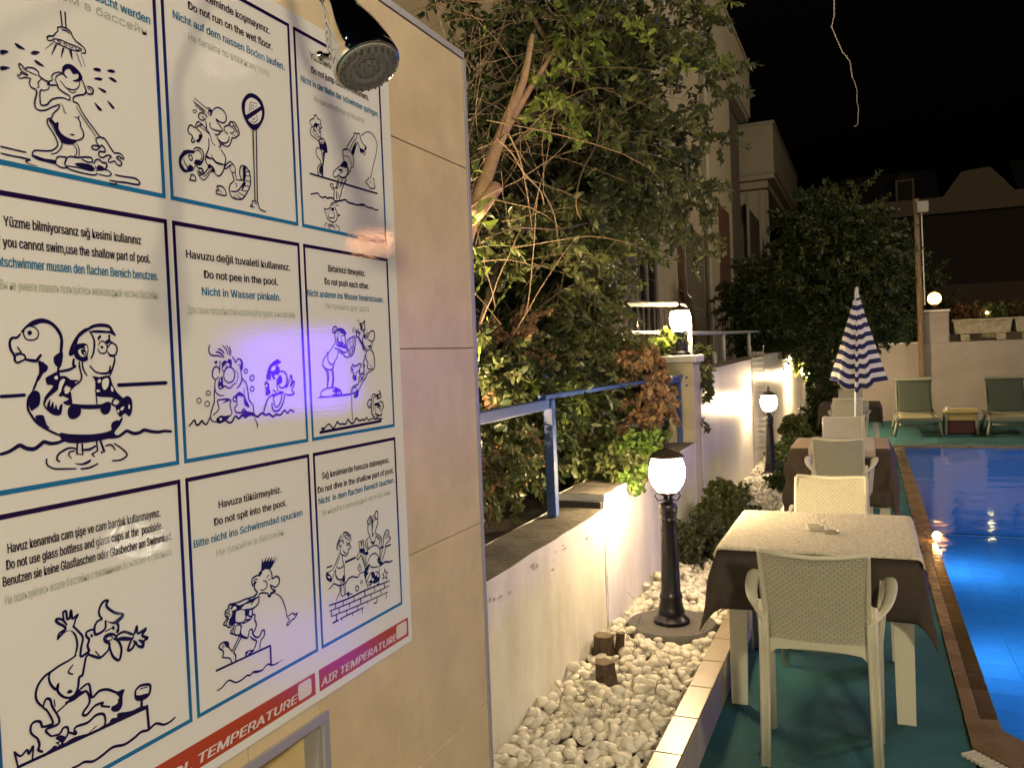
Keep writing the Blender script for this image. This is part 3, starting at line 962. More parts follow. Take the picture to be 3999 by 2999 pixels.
# ------------------------------------------------------------------ materials used widely
M_tile = mat('beige_tile', (.72, .585, .335), .38, var=.16, vscale=6, bump=.06, bscale=25, vcol=(.58, .46, .255))
M_tiley = mat('ochre_tile', (.55, .38, .16), .4, var=.15, vscale=9)
M_grout = mat('grout', (.44, .37, .28), .9)
M_alu = mat('aluminium_trim', (.40, .39, .40), .42, metal=.3)
M_wallw = mat('white_plaster', (.76, .74, .71), .62, var=.3, vscale=4, bump=.4, bscale=10, vcol=(.60, .57, .52), anis=(1, 1, .4))
M_wallg = mat('painted_plaster', (.74, .71, .66), .34, var=.14, vscale=1.6, bump=.35, bscale=5, vcol=(.62, .59, .55), anis=(1, 1, .15))
M_conc = mat('weathered_concrete', (.17, .145, .105), .9, var=.55, vscale=6, bump=.7, bscale=30)
M_soil = mat('dry_soil', (.06, .045, .03), .95, var=.6, vscale=12, bump=.8, bscale=30)
M_carpet = mat('teal_carpet', (.03, .165, .175), .95, var=.45, vscale=110, bump=1, bscale=240)
nt = M_carpet.node_tree; b = nt.nodes['Principled BSDF']; lk = b.inputs['Base Color'].links[0]; src = lk.from_socket
n5 = nt.nodes.new('ShaderNodeTexNoise'); n5.inputs['Scale'].default_value = 2.3; n5.inputs['Detail'].default_value = 5
tc5 = nt.nodes.new('ShaderNodeTexCoord'); nt.links.new(tc5.outputs['Object'], n5.inputs[0])
m5 = nt.nodes.new('ShaderNodeMapRange'); m5.inputs[1].default_value = .35; m5.inputs[2].default_value = .65; m5.inputs[3].default_value = .62; m5.inputs[4].default_value = 1.1
x5 = nt.nodes.new('ShaderNodeVectorMath'); x5.operation = 'SCALE'; nt.links.new(n5.outputs[0], m5.inputs[0]); nt.links.new(src, x5.inputs[0]); nt.links.new(m5.outputs[0], x5.inputs['Scale']); nt.links.new(x5.outputs[0], b.inputs['Base Color'])
M_ground = mat('dark_paving', (.10, .09, .08), .9, var=.4, vscale=3)
M_hood = mat('aged_bronze_hood', (.07, .05, .03), .4, var=.3, vscale=20)
M_black = mat('black_enamel', (.006, .006, .012), .35, coat=.2, spec=.3)
M_white = mat('white_paint', (.72, .72, .68), .4)
M_resin = mat('ivory_resin', (.66, .63, .50), .42)

# ------------------------------------------------------------------ ground
PX0, PX1, PY0, PY1 = .462, 3.2, 3.72, 13.9     # pool opening
g = MB()
XS = [-120, PX0-.13, PX1+.13, 120]; YS = [-60, PY0-.25, PY1+.13, 200]
for i in range(3):
    for j in range(3):
        if i == 1 and j == 1: continue
        g.add([(XS[i], YS[j], -.03), (XS[i+1], YS[j], -.03), (XS[i+1], YS[j+1], -.03), (XS[i], YS[j+1], -.03)], [(0, 1, 2, 3)])
structure(g.build('ground', M_ground))
g = MB().box(-.624, .334, -2.5, 14.04, -.03, 0).box(-.624, 5.2, 14.04, 18.45, -.03, 0)
structure(g.build('carpet', M_carpet))

# pool coping: wet stone
M_cop = mat('wet_coping', (.22, .145, .08), .3, var=.3, vscale=2, bump=.12, bscale=30)
nt = M_cop.node_tree; b = nt.nodes['Principled BSDF']
n3 = nt.nodes.new('ShaderNodeTexNoise'); n3.inputs['Scale'].default_value = 5; n3.inputs['Detail'].default_value = 3
tc = nt.nodes.new('ShaderNodeTexCoord'); nt.links.new(tc.outputs['Object'], n3.inputs[0])
mr = nt.nodes.new('ShaderNodeMapRange'); mr.inputs[1].default_value = .4; mr.inputs[2].default_value = .6; mr.inputs[3].default_value = .15; mr.inputs[4].default_value = .5
nt.links.new(n3.outputs[0], mr.inputs[0]); nt.links.new(mr.outputs[0], b.inputs['Roughness'])
M_cop2 = mat('dark_coping', (.11, .075, .03), .16, var=.3, vscale=6, bump=.25, bscale=14)  # darker, smoother stone for the inner near tiles
cop = thing('pool_coping', None, None); cop['kind'] = 'structure'
me_c = None
def coping_tile(x0, x1, y0, y1, m, z1=.012):
    t = MB().box(-(x1-x0)/2+.0006, (x1-x0)/2-.0006, -(y1-y0)/2+.0008, (y1-y0)/2-.0008, -.02, z1, b=.002).build('coping_tile', m, cop)
    t.location = ((x0+x1)/2, (y0+y1)/2, 0); return t
y = 3.86; first = None
while y < 13.5:
    if first is None: first = coping_tile(.336, .395, y, y+.66, M_cop); 
    else:
        c = first.copy(); COL.objects.link(c); c.location = (.3655, y+.33, 0)
    y += .66
y = 3.86; first = None
while y < 13.5:
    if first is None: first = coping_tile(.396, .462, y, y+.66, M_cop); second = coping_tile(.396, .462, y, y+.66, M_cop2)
    else:
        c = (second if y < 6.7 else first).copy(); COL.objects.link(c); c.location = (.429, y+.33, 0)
    y += .66
x = .336; first = None
while x < 3.2:
    if first is None: first = coping_tile(x, x+.33, 13.9, 14.035, M_cop)
    else:
        c = first.copy(); COL.objects.link(c); c.location = (x+.165, 13.9675, 0)
    x += .33
# near end of the coping, cut at an angle to the pool
for k, poly in enumerate([[(.336, 3.858), (.336, 3.58), (.47, 3.43), (.60, 3.585), (.462, 3.77), (.462, 3.858)], [(.473, 3.427), (.74, 3.12), (.90, 3.22), (.603, 3.582)], [(.743, 3.117), (1.2, 2.6), (1.5, 2.6), (.903, 3.217)]]):
    n = len(poly); t = MB().add([(a, c, .012) for a, c in poly]+[(a, c, -.02) for a, c in poly], [tuple(range(n))]+[(i, i+n, (i+1) % n+n, (i+1) % n) for i in range(n)])
    t.build('coping_tile', M_cop, cop)
M_grate = mat('white_plastic_grate', (.6, .57, .48), .5)
gr = thing('drain_grate', 'white slatted drain grate at the near corner of the pool', 'drain grate', (.33, 3.53, 0), world=True)
MB().add([(.30, 3.50, .0), (.33, 3.56, .0), (.75, 3.07, .0), (.70, 3.03, .0)], [(0, 1, 2, 3)]).build('grate_frame', mat('drain_gap', (.03, .03, .03), .9), gr)
d = Vector((.42, -.49, 0)).normalized(); nrm = Vector((.49, .42, 0)).normalized()
for k in range(26):
    p = Vector((.315, 3.53, .008))+d*(.008+k*.02)
    MB().bar(p-nrm*.033, p+nrm*.033, .012, .012).build('slat', M_grate, gr)

# ------------------------------------------------------------------ pool
M_pt = mat('blue_pool_tile', (.06, .27, .62), .25, var=.12, vscale=2)
M_pj = mat('pale_pool_joint', (.14, .42, .78), .6)
basin = MB().box(PX0, PX1, PY0-.1, PY1, -1.34, -1.31).build('pool_basin', M_pj); structure(basin)
pw = MB()
pw.box(PX0-.12, PX0-.004, PY0+.05, PY1, -1.3, -.03).box(PX1+.004, PX1+.12, PY0-.3, PY1, -1.3, -.03).box(PX0, PX1, PY1+.004, PY1+.12, -1.3, -.03)
pw.add([(PX0-.01, PY0+.09, -1.3), (PX0-.01, PY0+.09, -.03), (1.6, 2.55, -.03), (1.6, 2.55, -1.3)], [(0, 1, 2, 3)])
structure(pw.build('pool_wall', mat('blue_pool_wall', (.03, .25, .60), .3, var=.15, vscale=3)))
tm = None; xs = PX0+.15
for i in range(7):
    for j in range(32):
        cx = PX0+.17+i*.34; cyy = PY0+.0+j*.34
        if cyy > PY1-.15: continue
        if tm is None: tm = MB().box(-.168, .168, -.168, .168, -.006, .0015, b=.001).build('pool_tile', M_pt, basin); o = tm
        else: o = tm.copy(); COL.objects.link(o)
        o.location = (cx, cyy, -1.302)
# water: thin surface, clear from above, reflecting the far side
mw = bpy.data.materials.new('pool_water'); mw.use_nodes = True; nt = mw.node_tree; nt.nodes.remove(nt.nodes['Principled BSDF'])
out = nt.nodes['Material Output']; tr = nt.nodes.new('ShaderNodeBsdfTransparent'); tr.inputs[0].default_value = (.62, .86, .98, 1)
gl = nt.nodes.new('ShaderNodeBsdfGlossy'); gl.inputs['Roughness'].default_value = .07; gl.inputs[0].default_value = (1, 1, 1, 1)
fr = nt.nodes.new('ShaderNodeFresnel'); fr.inputs[0].default_value = 1.33; mx = nt.nodes.new('ShaderNodeMixShader')
ns = nt.nodes.new('ShaderNodeTexNoise'); ns.inputs['Scale'].default_value = 2.2; ns.inputs['Detail'].default_value = 2
bp = nt.nodes.new('ShaderNodeBump'); bp.inputs['Strength'].default_value = .42; bp.inputs['Distance'].default_value = .02
tc = nt.nodes.new('ShaderNodeTexCoord'); nt.links.new(tc.outputs['Object'], ns.inputs[0]); nt.links.new(ns.outputs[0], bp.inputs['Height'])
nt.links.new(bp.outputs[0], gl.inputs['Normal']); nt.links.new(bp.outputs[0], fr.inputs['Normal'])
nt.links.new(fr.outputs[0], mx.inputs[0]); nt.links.new(tr.outputs[0], mx.inputs[1]); nt.links.new(gl.outputs[0], mx.inputs[2]); nt.links.new(mx.outputs[0], out.inputs[0])
structure(MB().add([(PX0, PY0+.09, -.012), (1.6, 2.55, -.012), (PX1, 2.55, -.012), (PX1, PY1, -.012), (PX0, PY1, -.012)], [(0, 1, 2, 3, 4)]).build('water', mw))
def emis(name, col, s):
    return mat(name, (.8, .8, .8), .5, emit=col, es=s)
def pool_lamp(y, s, label):
    t = thing('underwater_lamp', label, 'pool lamp', (PX0, y, -.55), group='pool lights')
    MB().lathe([(.12, 0), (.12, .02), (.095, .03)], 20, M=Matrix.Rotation(R(90), 4, 'Y'), capt=False).build('bezel', M_alu, t)
    MB().lathe([(.0949, .0), (.0949, .028), (.05, .034)], 20, M=Matrix.Rotation(R(90), 4, 'Y')).build('lens', emis('pool_lamp_glow_%d' % s, (.5, .78, 1), s), t)
pool_lamp(5.6, 125, 'round underwater lamp in the pool wall near the closest corner')
pool_lamp(8.4, 220, 'added underwater lamp halfway along the pool wall')  # extra lamp, added to lift the blue of the middle pool
pool_lamp(11.6, 330, 'added underwater lamp in the pool wall toward the far end')  # extra lamp, added to even out the far water

# ------------------------------------------------------------------ tiled shower wall (left foreground)
WX = -.9
tw = thing('tiled_shower_wall', 'beige tiled freestanding shower wall carrying the pool rules board', 'wall', (WX, 0, 0), world=True)
tw['kind'] = 'structure'; 
del tw['category']; del tw['label']
HY0, HY1, HZ0, HZ1 = .70, 1.185, .30, .955
body = MB()
ys = [-1.4, HY0, HY1, 1.868]; zs = [0, HZ0, HZ1, 2.325]
for i in range(3):
    for j in range(3):
        if i == 1 and j == 1: continue
        body.box(-1.06, -.9035, ys[i]+(0 if i == 0 else .0005), ys[i+1], zs[j]+(0 if j == 0 else .0005), zs[j+1])
body.build('masonry', M_grout, tw)
# niche
MB().box(-1.059, -1.045, HY0, HY1, HZ0, HZ1).build('niche_back', M_tiley, tw)
MB().box(-1.04, -.905, HY1-.012, HY1-.001, HZ0, HZ1-.012).box(-1.04, -.905, HY0+.001, HY0+.012, HZ0, HZ1-.012).box(-1.04, -.905, HY0+.001, HY1-.001, HZ1-.0115, HZ1-.001).box(-1.04, -.905, HY0, HY1, HZ0+.001, HZ0+.012).build('niche_lining', M_tile, tw)
def rects(y0, y1, z0, z1):
    if y1 <= HY0 or y0 >= HY1 or z1 <= HZ0 or z0 >= HZ1: return [(y0, y1, z0, z1)]
    r = []
    if y0 < HY0: r.append((y0, HY0, z0, z1))
    if y1 > HY1: r.append((HY1, y1, z0, z1))
    a, b = max(y0, HY0), min(y1, HY1)
    if z0 < HZ0: r.append((a, b, z0, HZ0))
    if z1 > HZ1: r.append((a, b, HZ1, z1))
    return r
yb = [-.32, .12, .56, 1.0, 1.438, 1.862]; zb = [0, .27, .715, 1.17, 1.607, 2.05, 2.318]
for i in range(5):
    for j in range(6):
        rs = rects(yb[i], yb[i+1], zb[j], zb[j+1])
        if not rs: continue
        m_ = MB()
        for a, b, c, d_ in rs: m_.box(-.9034, WX, a+.0012, b-.0012, c+.0012, d_-.0012, b=.0008)
        m_.build('wall_tile', M_tile, tw)
MB().box(-1.062, -.897, -1.4, 1.868, 2.319, 2.334).build('top_trim', M_alu, tw)
MB().box(-1.062, -.8975, 1.863, 1.876, 0, 2.3188).build('edge_trim', M_alu, tw)
MB().box(-.899, -.8925, HY0-.012, HY1+.012, HZ1-.002, HZ1+.014).box(-.899, -.8925, HY1-.002, HY1+.012, HZ0, HZ1-.003).box(-.93, -.9, HY1-.0125, HY1-.0015, HZ0, HZ1-.013).build('niche_trim', M_alu, tw)

# ------------------------------------------------------------------ pool rules board
BX = -.895
bd = thing('rules_board', 'large glossy white pool rules board with nine cartoon panels on the tiled wall', 'sign board', (BX, 1.037, 1.59), world=True)
def ink(name, col, rough=.35):
    return mat(name, col, .7, bump=.02, bscale=160, coat=1, spec=0)
M_paper = ink('laminated_paper', (.78, .78, .73)); M_navy = ink('navy_ink', (.012, .008, .06)); M_blk = ink('dark_print', (.03, .02, .05))
M_blue = ink('blue_print', (.05, .20, .36)); M_pale = ink('faded_print', (.40, .46, .35)); M_red = ink('red_print', (.44, .065, .03)); M_wht = ink('white_print', (.75, .66, .60))
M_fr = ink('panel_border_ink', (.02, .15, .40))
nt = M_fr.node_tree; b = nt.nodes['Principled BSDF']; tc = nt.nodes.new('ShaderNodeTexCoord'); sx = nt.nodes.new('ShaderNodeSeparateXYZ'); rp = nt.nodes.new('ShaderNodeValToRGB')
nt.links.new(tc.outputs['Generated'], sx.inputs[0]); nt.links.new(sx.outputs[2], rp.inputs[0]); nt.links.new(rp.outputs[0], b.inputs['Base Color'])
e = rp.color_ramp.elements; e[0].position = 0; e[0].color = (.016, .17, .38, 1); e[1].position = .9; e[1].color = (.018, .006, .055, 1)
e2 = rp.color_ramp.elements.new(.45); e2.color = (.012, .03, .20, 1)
MB().box(-.8995, BX, .575, 1.499, .993, 2.188, b=.001).build('backing_sheet', M_paper, bd)
def catmull(P, closed, sub):
    P = [Vector(p) for p in P]; n = len(P); out = []
    if n < 3 and not closed: return P
    rng_ = range(n if closed else n-1)
    for i in rng_:
        p0 = P[(i-1) % n] if closed or i > 0 else P[0]; p1 = P[i]; p2 = P[(i+1) % n]; p3 = P[(i+2) % n] if closed or i+2 < n else P[-1]
        for k in range(sub):
            t = k/sub
            out.append(.5*((2*p1)+(p2-p0)*t+(2*p0-5*p1+4*p2-p3)*t*t+(3*p1-p0-3*p2+p3)*t**3))
    if not closed: out.append(P[-1])
    return out
from mathutils.geometry import tessellate_polygon
def cartoon(txt, parent):
    mb = MB(); x = BX+.0010
    for fl, w, pts in txt:
        x += 4e-6
        if fl[0] in 'fF':
            Q = pts if 's' in fl else [tuple(q) for q in catmull(pts, True, 3)]
            Q = [Vector((q[0], q[1], 0)) for q in Q]; tri = tessellate_polygon([Q])
            mb.add([(x, q.x, q.y) for q in Q], [t if ((Q[t[1]]-Q[t[0]]).cross(Q[t[2]]-Q[t[0]]).z > 0) else t[::-1] for t in tri], 1 if fl[0] == 'F' else 0)
            continue
        closed = fl[0] == 'c'
        Q = [Vector(q) for q in pts] if 's' in fl else catmull(pts, closed, 4)
        n = len(Q); vs = []
        for k in range(n):
            a = Q[(k-1) % n] if (closed or k > 0) else Q[k]; c = Q[(k+1) % n] if (closed or k < n-1) else Q[k]
            t = (c-a)
            t = t.normalized() if t.length > 1e-9 else Vector((1, 0)); nn = Vector((-t.y, t.x))
            ww = w/2*(1 if closed or 's' in fl else (.78+.3*math.sin(math.pi*k/max(1, n-1))))
            vs += [(x, *(Q[k]+nn*ww)), (x, *(Q[k]-nn*ww))]
        fs = [(2*k+1, 2*((k+1) % n)+1, 2*((k+1) % n), 2*k) for k in range(n if closed else n-1)]
        if not closed:      # rounded ends
            for k, sgn in ((0, -1), (n-1, 1)):
                a, c = Vector(vs[2*k][1:]), Vector(vs[2*k+1][1:]); mid = (a+c)/2; hw = (a-c)/2; tt = Vector((hw.y, -hw.x))*sgn
                vs.append((x, *(mid+tt*.9))); q = len(vs)-1
                fs.append((2*k, 2*k+1, q) if sgn < 0 else (2*k+1, 2*k, q))
        mb.add(vs, fs, 0)
    return mb.build('cartoon', [M_navy, M_paper], parent)
cols = [(.600, .884), (.893, 1.178), (1.188, 1.464)]; rows = [(1.820, 2.163), (1.448, 1.791), (1.081, 1.427)]
FONTS = []; FNT = None
try:
    import os
    FNT = bpy.data.fonts.load(os.path.join(bpy.utils.system_resource('DATAFILES'), 'fonts', 'Inter.woff2'))
except Exception: FNT = None
def text_obj(name, s, m, parent, u0, u1, v, cap, x, bold=.012):
    cu = bpy.data.curves.new('lettering', 'FONT')
    if FNT: cu.font = FNT
    cu.body = s; cu.size = 1; cu.offset = bold; cu.fill_mode = 'FRONT'; cu.resolution_u = 3
    cu.materials.append(m); o = bpy.data.objects.new('lettering', cu); COL.objects.link(o); o.parent = parent
    off = ORG[parent.name]
    FONTS.append((o, u0-off[1], u1-off[1], v-off[2], cap, x-off[0])); return o
for r_ in range(3):
    for c_ in range(3):
        u0, u1 = cols[c_]; v0, v1 = rows[r_]; key = '%d%d' % (r_+1, c_+1)
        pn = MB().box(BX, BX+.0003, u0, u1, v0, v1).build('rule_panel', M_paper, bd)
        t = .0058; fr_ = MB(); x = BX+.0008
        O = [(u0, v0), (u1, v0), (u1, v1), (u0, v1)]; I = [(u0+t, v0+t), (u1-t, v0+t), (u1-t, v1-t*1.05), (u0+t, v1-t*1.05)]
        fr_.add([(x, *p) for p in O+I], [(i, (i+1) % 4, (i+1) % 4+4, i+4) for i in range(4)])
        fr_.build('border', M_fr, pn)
        cartoon(ART[key], pn)
        for k, a, b_, v, s, col in TEXTS:
            if k != key: continue
            text_obj('caption', s, [M_blk, M_blk, M_blue, M_pale][col], pn, a, b_, v, .0155 if r_ < 2 else .0148, BX+.0009, 0)
def red_bar(u0, u1, box0, box1, s, t0, t1):
    bar = MB().box(BX, BX+.0003, u0, u1, 1.0092, 1.0475).build('temperature_bar', M_red, bd)
    bx_ = []
    a, b_, c, d_, rr = box0, box1, 1.0152, 1.0437, .006
    for cx, cz, a0 in ((b_-rr, d_-rr, 0), (a+rr, d_-rr, 90), (a+rr, c+rr, 180), (b_-rr, c+rr, 270)):
        for q in range(5): an = R(a0+q*22.5); bx_.append((BX+.0008, cx+rr*math.cos(an), cz+rr*math.sin(an)))
    MB().add(bx_, [tuple(range(len(bx_)))]).build('blank_box', M_wht, bar)
    text_obj('caption', s, M_wht, bar, t0, t1, 1.0160, .0185, BX+.0009, 0)
red_bar(.60, 1.1665, 1.1187, 1.155, 'POOL TEMPERATURE', .795, 1.1112)
red_bar(1.1777, 1.484, 1.436, 1.477, 'AIR TEMPERATURE', 1.181, 1.4325)
bpy.context.view_layer.update()
for o, u0, u1, v, cap, x in FONTS:
    w = o.dimensions.x; bb = o.bound_box
    s = (u1-u0)/max(1e-6, w); sy = cap/.70
    o.scale = (s, sy, 1); o.rotation_euler = (R(90), 0, R(90)); o.location = (x, u0-bb[0][0]*s, v)
    if 'TEMPERATURE' in o.data.body: o.data.shear = .2
# turn the lettering into plain meshes
bpy.context.view_layer.update(); dg = bpy.context.evaluated_depsgraph_get()
for o, *_ in FONTS:
    me = bpy.data.meshes.new_from_object(o.evaluated_get(dg))
    if 'faded' not in me.materials[0].name:      # heavier print: a few hairline-shifted layers
        bm = bmesh.new(); bm.from_mesh(me); src = bm.faces[:]
        for k_, (dx_, dy_) in enumerate(((.020, 0), (.010, .016), (.040, 0), (.030, .016), (.05, 0))):
            gg = bmesh.ops.duplicate(bm, geom=src); bmesh.ops.translate(bm, verts=[v for v in gg['geom'] if isinstance(v, bmesh.types.BMVert)], vec=(dx_, dy_, .000006*(k_+1)))
        bm.to_mesh(me); bm.free()
    n_ = bpy.data.objects.new('caption', me); COL.objects.link(n_)
    n_.parent = o.parent; n_.location = o.location; n_.rotation_euler = o.rotation_euler; n_.scale = o.scale
    bpy.data.objects.remove(o)

# ------------------------------------------------------------------ shower head on a curved arm
M_chrome = mat('chrome', (.72, .72, .70), .07, metal=1); M_face = mat('grey_shower_face', (.27, .265, .25), .45, metal=.0); M_nub = mat('rubber_nozzle', (.10, .095, .09), .7)
FC = Vector((-.553, .88, 1.940)); AX = ((VR*.42-VU*.9)*.93-ray(1450, 255)*.35).normalized()
sh = thing('shower_head', 'chrome shower head hanging over the corner of the rules board', 'shower head', tuple(FC), world=True)
zq = AX.to_track_quat('Z', 'Y').to_matrix().to_4x4()
def alongS(prof, n=40): return MB().lathe(prof, n, c=tuple(FC), M=zq)
alongS([(.0215, -.104), (.0225, -.100), (.0235, -.090), (.0275, -.078), (.0325, -.064), (.0365, -.048), (.0395, -.032), (.0412, -.020), (.0405, -.014)]).build('shell', M_chrome, sh, auto=35)
alongS([(.0405, -.0138), (.042, -.012), (.0425, -.006), (.0415, -.002), (.039, -.001)]).build('ring', M_chrome, sh, auto=50)
fc = alongS([(.0388, -.003), (.0385, .0), (.035, .0012), (.030, .0005), (.028, .0012), (.018, .0015), (.016, .0005), (.012, .0015)]).build('spray_face', M_face, sh, auto=30)
for rr_, n in ((.0365, 26), (.0315, 20), (.0235, 16), (.014, 10), (.007, 6)):
    for k in range(n):
        a = 2*math.pi*k/n
        if rr_ == .0365: MB().lathe([(.0015, .000), (.0013, .0026)], 6, c=tuple(FC+zq.to_3x3() @ Vector((rr_*math.cos(a), rr_*math.sin(a), 0))), M=zq).build('nozzle', M_nub, fc)
nb = MB()
for rr_, n in ((.0315, 20), (.0235, 16), (.014, 10), (.007, 6)):
    for k in range(n):
        a = 2*math.pi*k/n; nb.lathe([(.0015, .0), (.0012, .0022)], 6, c=tuple(FC+zq.to_3x3() @ Vector((rr_*math.cos(a), rr_*math.sin(a), 0))), M=zq)
nb.build('inner_nozzles', M_nub, fc)
nk = FC-AX*.098
hm = MB().tube([FC-AX*.100, FC-AX*.16, FC-AX*.24], [.0195, .0185, .0175], 28).build('handle', M_chrome, sh, auto=40)
for k in range(20):
    a = 2*math.pi*k/20; o3 = zq.to_3x3() @ Vector((math.cos(a), math.sin(a), 0))
    MB().tube([FC-AX*.108+o3*.0196, FC-AX*.24+o3*.0178], .0012, 5).build('rib', M_chrome, hm)
arm = [nk-AX*.13, nk-AX*.16, nk-AX*.17+Vector((-.03, 0.01, 0)), Vector((-.80, 1.02, 2.26)), Vector((-.90, 1.12, 2.235))]
arm = [Vector(p) for p in catmull([tuple(p) for p in arm], False, 5)]
MB().tube(arm, .0105, 16).build('arm', M_chrome, sh, smooth=True)
MB().lathe([(.033, 0), (.033, .005), (.026, .012), (.013, .016)], 28, c=(-.8998, 1.12, 2.235), M=Matrix.Rotation(R(90), 4, 'Y')).build('wall_flange', M_chrome, sh, auto=35)
kp = FC-AX*.004+zq.to_3x3() @ Vector((-.045, .0, 0))
side = (-VR*.85+VU*.1).normalized()
kp = FC+side*.040-AX*.010
MB().tube([kp, kp+side*.012], .005, 12).build('lever', M_chrome, sh, auto=40)
bm = bmesh.new(); bmesh.ops.create_uvsphere(bm, u_segments=14, v_segments=8, radius=.0068)
MB().bm(bm, M=Matrix.Translation(kp+side*.016)).build('lever_knob', M_chrome, sh, smooth=True)
# ------------------------------------------------------------------ planter: kerb, gravel
GX = -1.30
kb = thing('planter_kerb', 'beige tiled kerb holding the white pebble bed beside the carpet', 'kerb', (-.67, 6, 0), world=True)
MB().box(-.716, -.632, 1.88, 17.6, -.02, .168).build('core', M_grout, kb)
cap = None; face = None; y = 1.9
while y < 17.4:
    if cap is None:
        cap = MB().box(-.049, .049, -.1515, .1515, -.006, .006, b=.003).build('cap_tile', mat('kerb_cap_tile', (.27, .20, .13), .35, var=.25, vscale=7), kb); face = MB().box(-.004, .004, -.1515, .1515, -.082, .082, b=.001).build('face_tile', mat('cream_kerb_tile', (.52, .46, .38), .4, var=.15, vscale=6), kb)
        a, b_ = cap, face
    else:
        a = cap.copy(); COL.objects.link(a); b_ = face.copy(); COL.objects.link(b_)
    a.location = (-.672, y+.153, .1745); b_.location = (-.6275, y+.153, .084); y += .306
gb = MB().box(-1.32, -.716, .9, 18.4, -.02, .085).build('gravel_bed', M_soil); gb['kind'] = 'structure'
M_peb = mat('white_pebble', (.78, .74, .64), .5, var=.2, vscale=14, bump=.15, bscale=30)
def pebble_mesh(k):
    bm = bmesh.new(); bmesh.ops.create_uvsphere(bm, u_segments=8, v_segments=5, radius=1)
    q = random.Random(k); ax, ay, az = q.uniform(.95, 1.3), q.uniform(.68, .95), q.uniform(.5, .75)
    ph = [q.uniform(0, 6) for _ in range(4)]
    for v in bm.verts:
        c = v.co; d = 1+.18*math.sin(2.1*c.x+ph[0])*math.cos(2.4*c.y+ph[1])+.14*math.sin(3*c.z+ph[2]+c.x)+.06*math.sin(5*c.x+4*c.y+ph[3])
        v.co = Vector((c.x*ax*d, c.y*ay*d, c.z*az*d))
    me = bpy.data.meshes.new('pebble'); bm.to_mesh(me); bm.free()
    me.polygons.foreach_set('use_smooth', [True]*len(me.polygons)); me.materials.append(M_peb); return me
PM = [pebble_mesh(k) for k in range(10)]
q = random.Random(3)
OBST = [(-.985, 4.31, .24), (-1.06, 9.92, .10), (-1.21, 3.83, .055), (-1.15, 3.84, .035), (-1.095, 3.50, .06), (-1.06, 14.9, .1)]
cand = []
y = 1.9
while y < 17.5:
    near = y < 5.2
    sp = .047 if near else .058
    x = -1.285+q.uniform(0, .02)
    while x < -.735:
        px, py = x+q.uniform(-.012, .012), y+q.uniform(-.016, .016)
        ok = all((px-a)**2+(py-b_)**2 > c*c for a, b_, c in OBST) and px < -.74
        if ok:
            cand.append((px, py, .098+q.uniform(-.006, .012), q.uniform(.019, .037)*(1 if near else 1.05)))
            if q.random() < .62: cand.append((px+q.uniform(-.02, .02), py+q.uniform(-.02, .02), .126+q.uniform(-.006, .012)+.012*math.sin(px*9)*math.sin(py*5), q.uniform(.017, .037)))
            if near and q.random() < .12: cand.append((px, py, .152+q.uniform(-.004, .008), q.uniform(.02, .03)))
        x += sp
    y += sp*.9
cand = [c for c in cand if -1.28 < c[0] < -.742]
def vis(c): return c[1]**2+c[0]**2 if (c[1] > 2.75 or c[0] > -1.2) and c[1] > 2.45 else 999
cand.sort(key=lambda c: vis(c)-(c[2]-.1)*30)
for k, c in enumerate(cand[:300]):
    o = bpy.data.objects.new('pebble', PM[k % 10]); COL.objects.link(o); o.parent = gb; o.location = c[:3]
    o.scale = (c[3],)*3; o.rotation_euler = (q.uniform(-.6, .6), q.uniform(-.6, .6), q.uniform(0, 6.28))
pv = [np.array([v.co[:] for v in m.vertices]) for m in PM]
tri = []
for m in PM:
    f = []
    for p in m.polygons:
        vs = list(p.vertices)
        f.append(vs if len(vs) == 4 else vs+[vs[-1]])
    tri.append(f)
V = []; F = []; o_ = 0
for k, c in enumerate(cand[300:]):
    i = k % 10; E_ = Matrix.Rotation(q.uniform(0, 6.28), 3, 'Z') @ Matrix.Rotation(q.uniform(-.6, .6), 3, 'X')
    P = pv[i] @ np.array(E_).T*c[3]+np.array(c[:3]); V.append(P)
    for f in tri[i]:
        f2 = [a+o_ for a in f]; F.append(f2)
    o_ += len(P)
me = bpy.data.meshes.new('pebbles'); me.from_pydata(np.vstack(V).tolist(), [], [f if f[2] != f[3] else f[:3] for f in F])
me.polygons.foreach_set('use_smooth', [True]*len(me.polygons)); me.materials.append(M_peb)
ps = bpy.data.objects.new('pebbles', me); COL.objects.link(ps); ps.parent = gb; ps['kind'] = 'stuff'

# stumps in the pebbles
M_bark = mat('bark', (.10, .066, .04), .9, var=.55, vscale=30, bump=1, bscale=60, anis=(1, 1, .3)); M_cut = mat('cut_wood', (.17, .125, .08), .85, var=.4, vscale=40)
def stump(x, y, r, z, tilt, label):
    t = thing('tree_stump', label, 'tree stump', (x, y, .1), group='sawn stumps in the pebble bed', world=False)
    rs = random.Random(int(x*1000)); P = []
    n = 14
    rad = [1+rs.uniform(-.24, .2) for _ in range(n)]
    for k, (rr, zz) in enumerate([(1.3, 0), (1.05, .35), (.95, .8), (.98, 1)]):
        P.append([(rr*r*rad[j]*math.cos(2*math.pi*j/n)+tilt[0]*zz*z, rr*r*rad[j]*math.sin(2*math.pi*j/n)+tilt[1]*zz*z, zz*z) for j in range(n)])
    MB().grid(P, loop=True).build('bark', M_bark, t, smooth=True)
    MB().add([(a, b_, c+.0005) for a, b_, c in P[-1]], [tuple(range(n))]).build('cut_face', M_cut, t)
stump(-1.215, 3.83, .048, .115, (.0, 0), 'stubby brown stump close to the garden wall in the pebbles')
stump(-1.145, 3.86, .022, .125, (.1, 0), 'thin dark splintered stump standing between the two thicker ones')
stump(-1.10, 3.49, .045, .115, (-.1, .05), 'thick sawn stump nearest the camera in the pebbles')
st = random.Random(8)
tw_ = MB()
